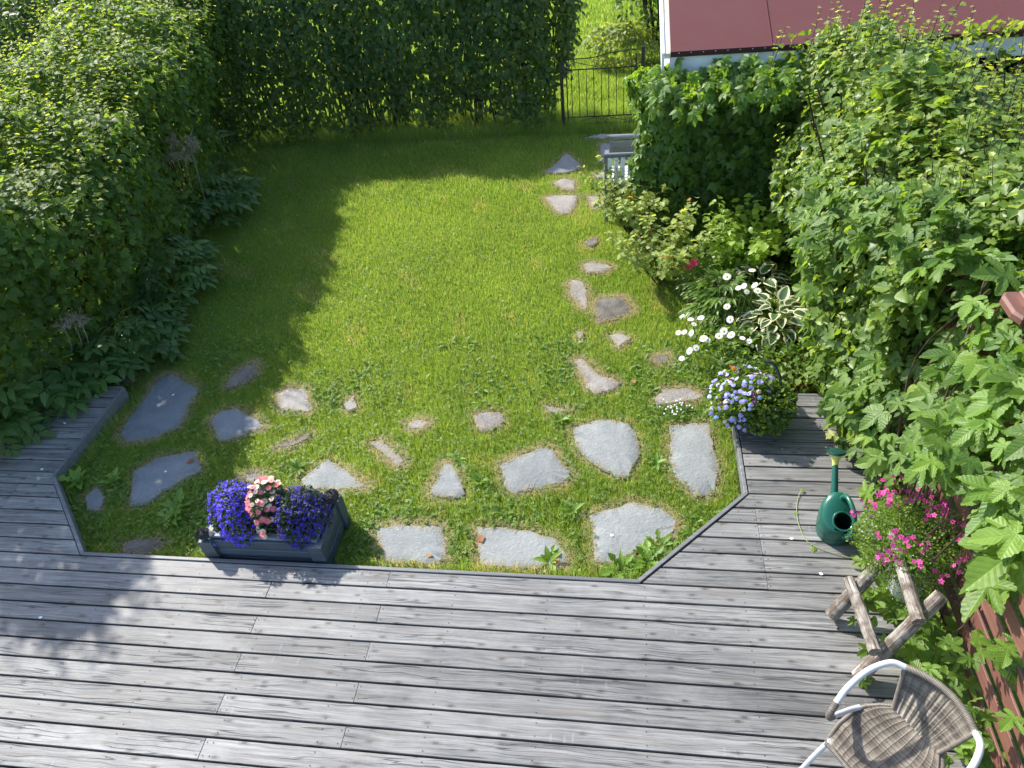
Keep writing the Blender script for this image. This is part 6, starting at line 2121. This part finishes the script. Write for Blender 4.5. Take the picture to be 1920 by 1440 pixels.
ev = np.zeros(len(HOS[0]))
for i, (x, y, z) in enumerate(HOS[0]):
    ev[i] = 1.0 if (abs(x) > 1e-6 or y > .99 or y < .01) else 0.0
rosette('hosta', 'variegated hosta with cream edged leaves, the nearer clump beside the hedge', at(1448, 632, GZ), 96, 0.125, [HOS], M['hosta'], 0.32, 0.30, tone=(0, 1), nobj=96, px=8, extra=[ev])
rosette('hosta', 'variegated hosta with cream edged leaves, the farther clump below the tall herb', at(1415, 560, GZ), 60, 0.125, [HOS], M['hosta'], 0.30, 0.26, tone=(0, 1), nobj=60, px=8, extra=[ev])
rosette('peony', 'narrow leaved peony bush behind the daisies and left of the hosta', at(1350, 600, GZ), 120, 0.12, T_PEONY, M['herb'], 0.42, 0.30, tone=(0.1, 1.1), nobj=120, px=10)
rosette('peony', 'smaller narrow leaved plant below the crimson flower', at(1318, 552, GZ), 55, 0.10, T_PEONY, M['herb'], 0.28, 0.22, tone=(0.2, 1.2), nobj=50, px=10)


def bush(name, label, c, h, spread, nstem, leaf, tmpl, mat, tone, cat='shrub', step=0.045, nobj=0, stemr=.005, young=0.6, rnd1=1.6, autumn=0.0, px=8, bend=.1):
    t = thing(name, label, cat, c)
    cl = Cloud(); mb = MB()
    for i in range(nstem):
        a = rng.uniform(0, 2 * PI); q = math.sqrt(rng.uniform(0.02, 1))
        d = np.array([math.cos(a) * spread * q, math.sin(a) * spread * q, h * rng.uniform(.65, 1.08)])
        b = np.array(c) + np.array([math.cos(a), math.sin(a), 0]) * 0.05 * q
        L = np.linalg.norm(d)
        sag = bend * q
        path = [b + d * t_ + np.array([math.cos(a), math.sin(a), -.6]) * sag * t_ * t_ for t_ in np.linspace(0, 1, 7)]
        mb.tube(path, [stemr * (1 - .7 * t_) for t_ in np.linspace(0, 1, 7)], 5, caps=False)
        k = int(L / step * 1.25)
        for tt in rng.uniform(0.22, 1.02, k):
            j = min(5, int(tt * 6)); f = min(1, tt * 6 - j)
            p = path[j] * (1 - f) + path[j + 1] * f
            az = rng.uniform(0, 2 * PI)
            rad = np.array([math.cos(az), math.sin(az), 0.1])
            p = p + rad * rng.uniform(.01, .05)
            r = rng.uniform(*tone)
            if tt > young: r = max(r, 1 + (rnd1 - 1) * (tt - young) / (1 - young) * rng.uniform(.2, 1))
            if rng.uniform() < autumn: r = 2 + rng.uniform(.4, 1)
            cl.add(p[None], (rad * .9 + np.array([0, 0, -.25]))[None], (UPV + rad * .1 + rng.normal(0, .35, 3))[None], leaf * rng.uniform(.6, 1.25), np.array([r]))
    mb.build('stems', M['bark'] if stemr > .003 else M['stem'], t, kind='stuff')
    foliage(t, cl, tmpl, mat, nobj, px, levels=7, cell=6, per=2)
    return t


bush('currant_bush', 'currant bush with pale green and a few orange leaves, front one with bare stems below', at(1236, 528, GZ), 0.78, 0.42, 26, 0.066, T_HAW, M['currant'], (0.1, 1.0), nobj=260, autumn=0.03, young=.75, step=.030)
bush('currant_bush', 'currant bush spreading in front of the white slatted garden chair', at(1180, 432, GZ), 0.80, 0.40, 34, 0.062, T_HAW, M['currant'], (0.1, 1.0), nobj=200, autumn=0.035, young=.75, step=.032)
bush('lovage', 'bright green bushy herb standing before the dark creeper wall', at(1392, 520, GZ), 0.74, 0.30, 44, 0.074, T_OV, M['lovage'], (0.2, 1.1), 'plant', nobj=120, stemr=.0028, young=.5, step=.026)
# ground cover
cl = Cloud()
n = 2600
bx = rng.uniform(0.35, 1.65, n); by_ = rng.uniform(5.6, 7.2, n)
k = (bx > 0.95 - (by_ - 5.6) * 0.30)
bx, by_ = bx[k], by_[k]; n = len(bx)
cl.add(np.stack([bx, by_, GZ + rng.uniform(.02, .22, n)], 1), rng.normal(size=(n, 3)) * [1, 1, .2], UPV + rng.normal(0, .3, (n, 3)), rng.uniform(.03, .06, n), rng.uniform(0, 1.1, n))
v, f, rn, lc = merged(T_ROUND, *[q for q in cl.get()[:5]])
tag(link('ground_cover', mesh_np('ground_cover', v, f, M['herb'], rn, lc, smooth=True)), 'round leaved ground cover under the creeper wall', 'ground cover', None, 'stuff')
cl = Cloud()
n = 3000
bx = rng.uniform(0.72, 1.6, n); by_ = rng.uniform(4.45, 5.6, n)
k = bx > 0.80 - 0.1 * (by_ - 4.4)
bx, by_ = bx[k], by_[k]; n = len(bx)
cl.add(np.stack([bx, by_, GZ + rng.uniform(.01, .24, n)], 1), rng.normal(size=(n, 3)) * [1, 1, .5] + UPV * .4, UPV + rng.normal(0, .4, (n, 3)), rng.uniform(.03, .07, n), rng.uniform(0.1, 1.2, n))
v, f, rn, lc = merged(T_OV + T_LANCE, *cl.get()[:5])
tag(link('border_foliage', mesh_np('border_foliage', v, f, M['herb'], rn, lc, smooth=True)), 'low mixed leaves round the stems of the daisies', 'foliage', None, 'stuff')
cl = Cloud()
n = 5200
c = at(1500, 712, GZ)
bx = c[0] + rng.normal(0, .15, n); by_ = c[1] + rng.normal(0, .10, n)
k = by_ > 4.37
bx, by_ = bx[k], by_[k]; n = len(bx)
cl.add(np.stack([bx, by_, GZ + .01 + np.abs(rng.normal(0, .05, n))], 1), rng.normal(size=(n, 3)) + UPV * .8, rng.normal(size=(n, 3)) + UPV, rng.uniform(.010, .022, n), np.where(rng.uniform(0, 1, n) < .3, 1.9, rng.uniform(0, 1, n)))
v, f, rn, lc = merged(T_TINY, *cl.get()[:5])
tag(link('stonecrop', mesh_np('stonecrop', v, f, M['stonecrop'], rn, lc)), 'dry yellow brown stonecrop behind the top of the right deck wing', 'ground cover', None, 'stuff')
# white clover heads
c0 = at(1262, 770, GZ)
t = thing('white_clover', 'patch of small white clover heads between the pansies and the pale stone', 'flowering plant', c0)
q = np.stack([c0[0] + rng.normal(0, .07, 26), c0[1] + rng.normal(0, .05, 26), GZ + rng.uniform(.04, .07, 26)], 1)
mb = MB()
for p in q:
    mb.tube([(p[0], p[1], GZ), tuple(p)], .001, 4, caps=False)
mb.build('stalks', M['stem'], t, kind='stuff')
mb = MB(); mb.ball((0, 0, 0), 1, 1, .85, 8, 6, .15); me = mb.mesh('flower', M['p_white'])
for p in q:
    o = bpy.data.objects.new('flower', me); COL.objects.link(o); o.parent = t; o.location = Vector(p) - wl(t); o.scale = (.008,) * 3

# oxeye daisies: one stalk and head each, standing where the photograph shows them
t = thing('oxeye_daisies', 'clump of white oxeye daisies with yellow centres in front of the peony', 'flowering plant', at(1335, 640, GZ))
dz_ = [(1279, 593, .28), (1295, 599, .30), (1314, 596, .32), (1301, 608, .3), (1272, 624, .28), (1283, 623, .28), (1296, 625, .28), (1319, 635, .28), (1327, 638, .27), (1348, 630, .34), (1357, 621, .36), (1371, 628, .36), (1392, 634, .36), (1404, 640, .34), (1363, 575, .42), (1369, 599, .4), (1278, 672, .18), (1305, 652, .2), (1293, 658, .2), (1363, 519, .5), (1410, 507, .5), (1385, 540, .5), (1395, 536, .5), (1415, 535, .5), (1400, 547, .5), (1420, 545, .5)]
dp = np.array([at(*q) for q in dz_])
mb = MB()
for p in dp:
    b = np.array([p[0] * .7 + .96 * .3 + rng.normal(0, .03), p[1] + rng.normal(0.02, .05), GZ])
    mb.tube(smooth_path([b, (b + p) / 2 + rng.normal(0, .02, 3), p], 4), .0022, 4, caps=False)
mb.build('stalks', M['stem'], t, kind='stuff')
cl = Cloud(); n = 500
p = np.stack([rng.uniform(.60, 1.0, n), rng.uniform(4.75, 5.35, n), GZ + rng.uniform(.02, .26, n)], 1)
cl.add(p, rng.normal(size=(n, 3)) + UPV * .6, rng.normal(size=(n, 3)) + UPV, rng.uniform(.03, .07, n), rng.uniform(.1, 1.2, n))
foliage(t, cl, T_LANCE, M['herb'], 0)
blossoms(t, dp, unit(np.array([-.25, -.35, .9]) + rng.normal(0, .3, dp.shape)), FD, M['p_white'], 0.031, name='flower_head', disc=.34, discmat=M['p_yellow'])
# crimson flower
t = thing('crimson_flower', 'single crimson pink flower cluster on a stalk left of the peony', 'flowering plant', at(1300, 540, GZ))
q = np.array([at(1303, 490, .22), at(1299, 496, .21), at(1294, 503, .20), at(1290, 500, .2), at(1305, 494, .22), at(1296, 492, .22)])
mb = MB(); mb.tube(smooth_path([tuple(at(1300, 540, GZ)), tuple(q[1] - [0, 0, .1]), tuple(q[1])], 4), .003, 5); mb.build('stalk', M['stem'], t)
blossoms(t, q, unit(np.array([-.3, -.5, .8]) + rng.normal(0, .35, q.shape)), F5, M['p_red'], 0.026, name='flower')

# ------------------------------------------------------------------ plants at the foot of the left hedge
def pinnate_plant(label, c, n, L, reach, h, az0, az1, name='leafy_perennial', size=1.0, nobj=60):
    t = thing(name, label, 'plant', c)
    cl = Cloud(); mb = MB()
    for i in range(n):
        a = rng.uniform(az0, az1); q = rng.uniform(.35, 1)
        e = np.array(c) + np.array([math.cos(a) * reach * q, math.sin(a) * reach * q, h * (1.05 - .75 * q) * rng.uniform(.7, 1.15) + .05])
        mb.tube(smooth_path([c, tuple(np.array(c) + (e - np.array(c)) * np.array([.35, .35, .9])), tuple(e)], 4), .004, 4, caps=False)
        el = rng.uniform(-.45, .25)
        a2 = a + rng.normal(0, .35)
        ax = np.array([math.cos(a2) * math.cos(el), math.sin(a2) * math.cos(el), math.sin(el)])
        nr = np.array([-math.cos(a2) * math.sin(el), -math.sin(a2) * math.sin(el), math.cos(el)]) + rng.normal(0, .22, 3)
        cl.add(e[None], ax[None], nr[None], L * rng.uniform(.75, 1.15), np.array([rng.uniform(.1, 1.05)]))
    mb.build('stems', M['stem'], t, kind='stuff')
    foliage(t, cl, T_PINN, M['pinnate'], nobj, 8, levels=4, cell=8, per=2)


pinnate_plant('big leaved perennial reaching furthest over the shaded lawn from the left hedge', (-5.42, 7.75, GZ), 75, 0.34, 0.62, 0.55, -1.9, 1.2)
pinnate_plant('pointed leaf perennial in the middle of the left hedge foot', (-4.98, 6.1, GZ), 70, 0.30, 0.42, 0.62, -1.9, 1.2)
pinnate_plant('pointed leaf perennial at the hedge foot just above the left deck wing', (-4.90, 5.05, GZ), 70, 0.32, 0.42, 0.50, -2.0, 1.0)
pinnate_plant('dark large leaved perennial hanging over the far end of the left deck wing', (-5.25, 4.42, GZ), 60, 0.36, 0.48, 0.48, -2.0, .6)
pinnate_plant('dim perennial at the left picture edge above the deck wing', (-5.42, 3.75, GZ), 34, 0.34, 0.30, 0.62, -1.7, 1.0)


def plumes(label, centres, n, L):
    t = thing('goatsbeard', label, 'flowering plant', (centres[0][0], centres[0][1], GZ))
    mb = MB()
    for c in centres:
        c = np.array(c)
        mb.tube(smooth_path([(c[0] - .12, c[1], GZ + .3), (c[0] - .05, c[1], c[2] - .25), tuple(c)], 4), .003, 4, caps=False)
        for i in range(n):
            d = unit(np.array([rng.normal(.25, .5), rng.normal(-.15, .5), rng.normal(.05, .45)]))
            b = c + rng.normal(0, .02, 3)
            e = b + d * L * rng.uniform(.5, 1.1)
            mb.tube([tuple(b), tuple((b + e) / 2 + np.array([0, 0, .012])), tuple(e - np.array([0, 0, .012]))], [.0020, .0024, .0012], 3, caps=False)
            for j in range(4):
                s_ = b + (e - b) * rng.uniform(.3, .95)
                mb.tube([tuple(s_), tuple(s_ + unit(d + rng.normal(0, .6, 3)) * .035)], [.002, .0012], 3, caps=False)
    mb.build('plumes', M['plume'], t, kind='stuff')


plumes('goatsbeard with large faded cream plumes high on the left hedge', [at(312, 245, 1.05), at(325, 265, .98), at(355, 262, 1.0), at(318, 290, .85), at(345, 290, .85), at(360, 275, .9)], 40, 0.085)
plumes('goatsbeard with thin brown plumes in the middle of the left hedge', [at(185, 395, .85), at(200, 430, .75), at(205, 465, .65)], 22, 0.07)
plumes('goatsbeard with one pale green plume above the left deck wing', [at(135, 597, .55), at(150, 600, .5), at(118, 610, .5)], 24, 0.085)
# fern like sprays on the hedges
cl = Cloud()
for px, py, z in ((365, 330, .5), (420, 295, .3), (385, 240, .8), (350, 120, 1.35), (330, 90, 1.5), (835, 115, .75), (820, 130, .7), (850, 150, .55), (400, 250, .7)):
    c = at(px, py, z)
    for j in range(4):
        a = rng.uniform(-2.2, .6)
        cl.add((c + rng.normal(0, .06, 3))[None], np.array([[math.cos(a), math.sin(a), -.1]]), np.array([[.2, -.4, .9]]) + rng.normal(0, .25, (1, 3)), .26, np.array([rng.uniform(.4, 1.1)]))
t = thing('rowan_sprays', 'feathery fern like sprays growing out of the left and back hedges', 'plant', at(365, 330, .3))
foliage(t, cl, T_FERN, M['pinnate'], 40, 8, levels=3, cell=4, per=3)

# ------------------------------------------------------------------ small things lying about
def fallen(px, py, s, label, mat, tmpl, z=0.004, name='fallen_leaf', cat='leaf', group=None, rnd=0.5):
    c = at(px, py, z)
    tv, tf = tmpl
    v = tv * s
    a = rng.uniform(0, 6.28)
    v = np.stack([v[:, 0] * math.cos(a) - v[:, 1] * math.sin(a), v[:, 0] * math.sin(a) + v[:, 1] * math.cos(a), np.abs(v[:, 2]) + .002], 1) + c
    o = link(name, mesh_np(name, v, tf, mat, np.full(len(v), rnd), tv))
    tag(o, label, cat, group)
    recentre(o, c)


SZ = GZ + 0.016
fallen(898, 1003, .075, 'curled rust brown leaf on the wide whitish slate', M['dead_leaf'], T_OV[1], SZ)
fallen(1040, 1056, .045, 'small tan leaf at the lower corner of the whitish slate', M['dead_leaf'], T_OV[0], SZ, rnd=1.0)
fallen(800, 1041, .045, 'small yellowish leaf on the pale slate next to the planter', M['dead_leaf'], T_OV[2], SZ, rnd=1.0)
fallen(1186, 712, .055, 'orange leaf on the grass right of the long curved stone', M['dead_leaf'], T_OV[1], GZ + .03, rnd=.9)
fallen(350, 868, .07, 'dark brown leaf on the shaded slate in the left bay', M['dead_leaf'], T_OV[2], SZ, rnd=0.0)
fallen(1150, 1006, .03, 'pale petal on the big grey slate', M['p_white'], T_OV[0], SZ, 'petal', 'petal')
fallen(322, 742, .03, 'pale speck of petal on the largest shaded slate', M['p_white'], T_OV[0], SZ, 'petal', 'petal')
fallen(308, 884, .03, 'pale petal on the shaded slate in the left bay', M['p_white'], T_OV[0], SZ, 'petal', 'petal')
for px, py, w in ((123, 795, 'white petal fallen on the far boards of the left deck wing'), (1480, 1010, 'white petal on the deck boards left of the watering can'), (1535, 1074, 'white petal on the deck between the watering can and the log stand'),
                  (80, 1158, 'white petal on the shaded boards at the left of the main deck'), (82, 880, 'white petal on the left deck wing above its bend')):
    fallen(px, py, .028, w, M['p_white'], T_OV[0], .004, 'petal', 'petal', 'white petals on the deck')
for px, py, s, w in ((1570, 1182, .02, 'dark crumb of soil on the deck at the foot of the log stand'), (1625, 1208, .018, 'dark crumb of soil under the cross log of the log stand'), (1471, 865, .016, 'small dark crumb on the right deck wing above the watering can')):
    fallen(px, py, s, w, M['soil'], T_OV[1], .004, 'crumb', 'crumb', 'dark crumbs on the deck')
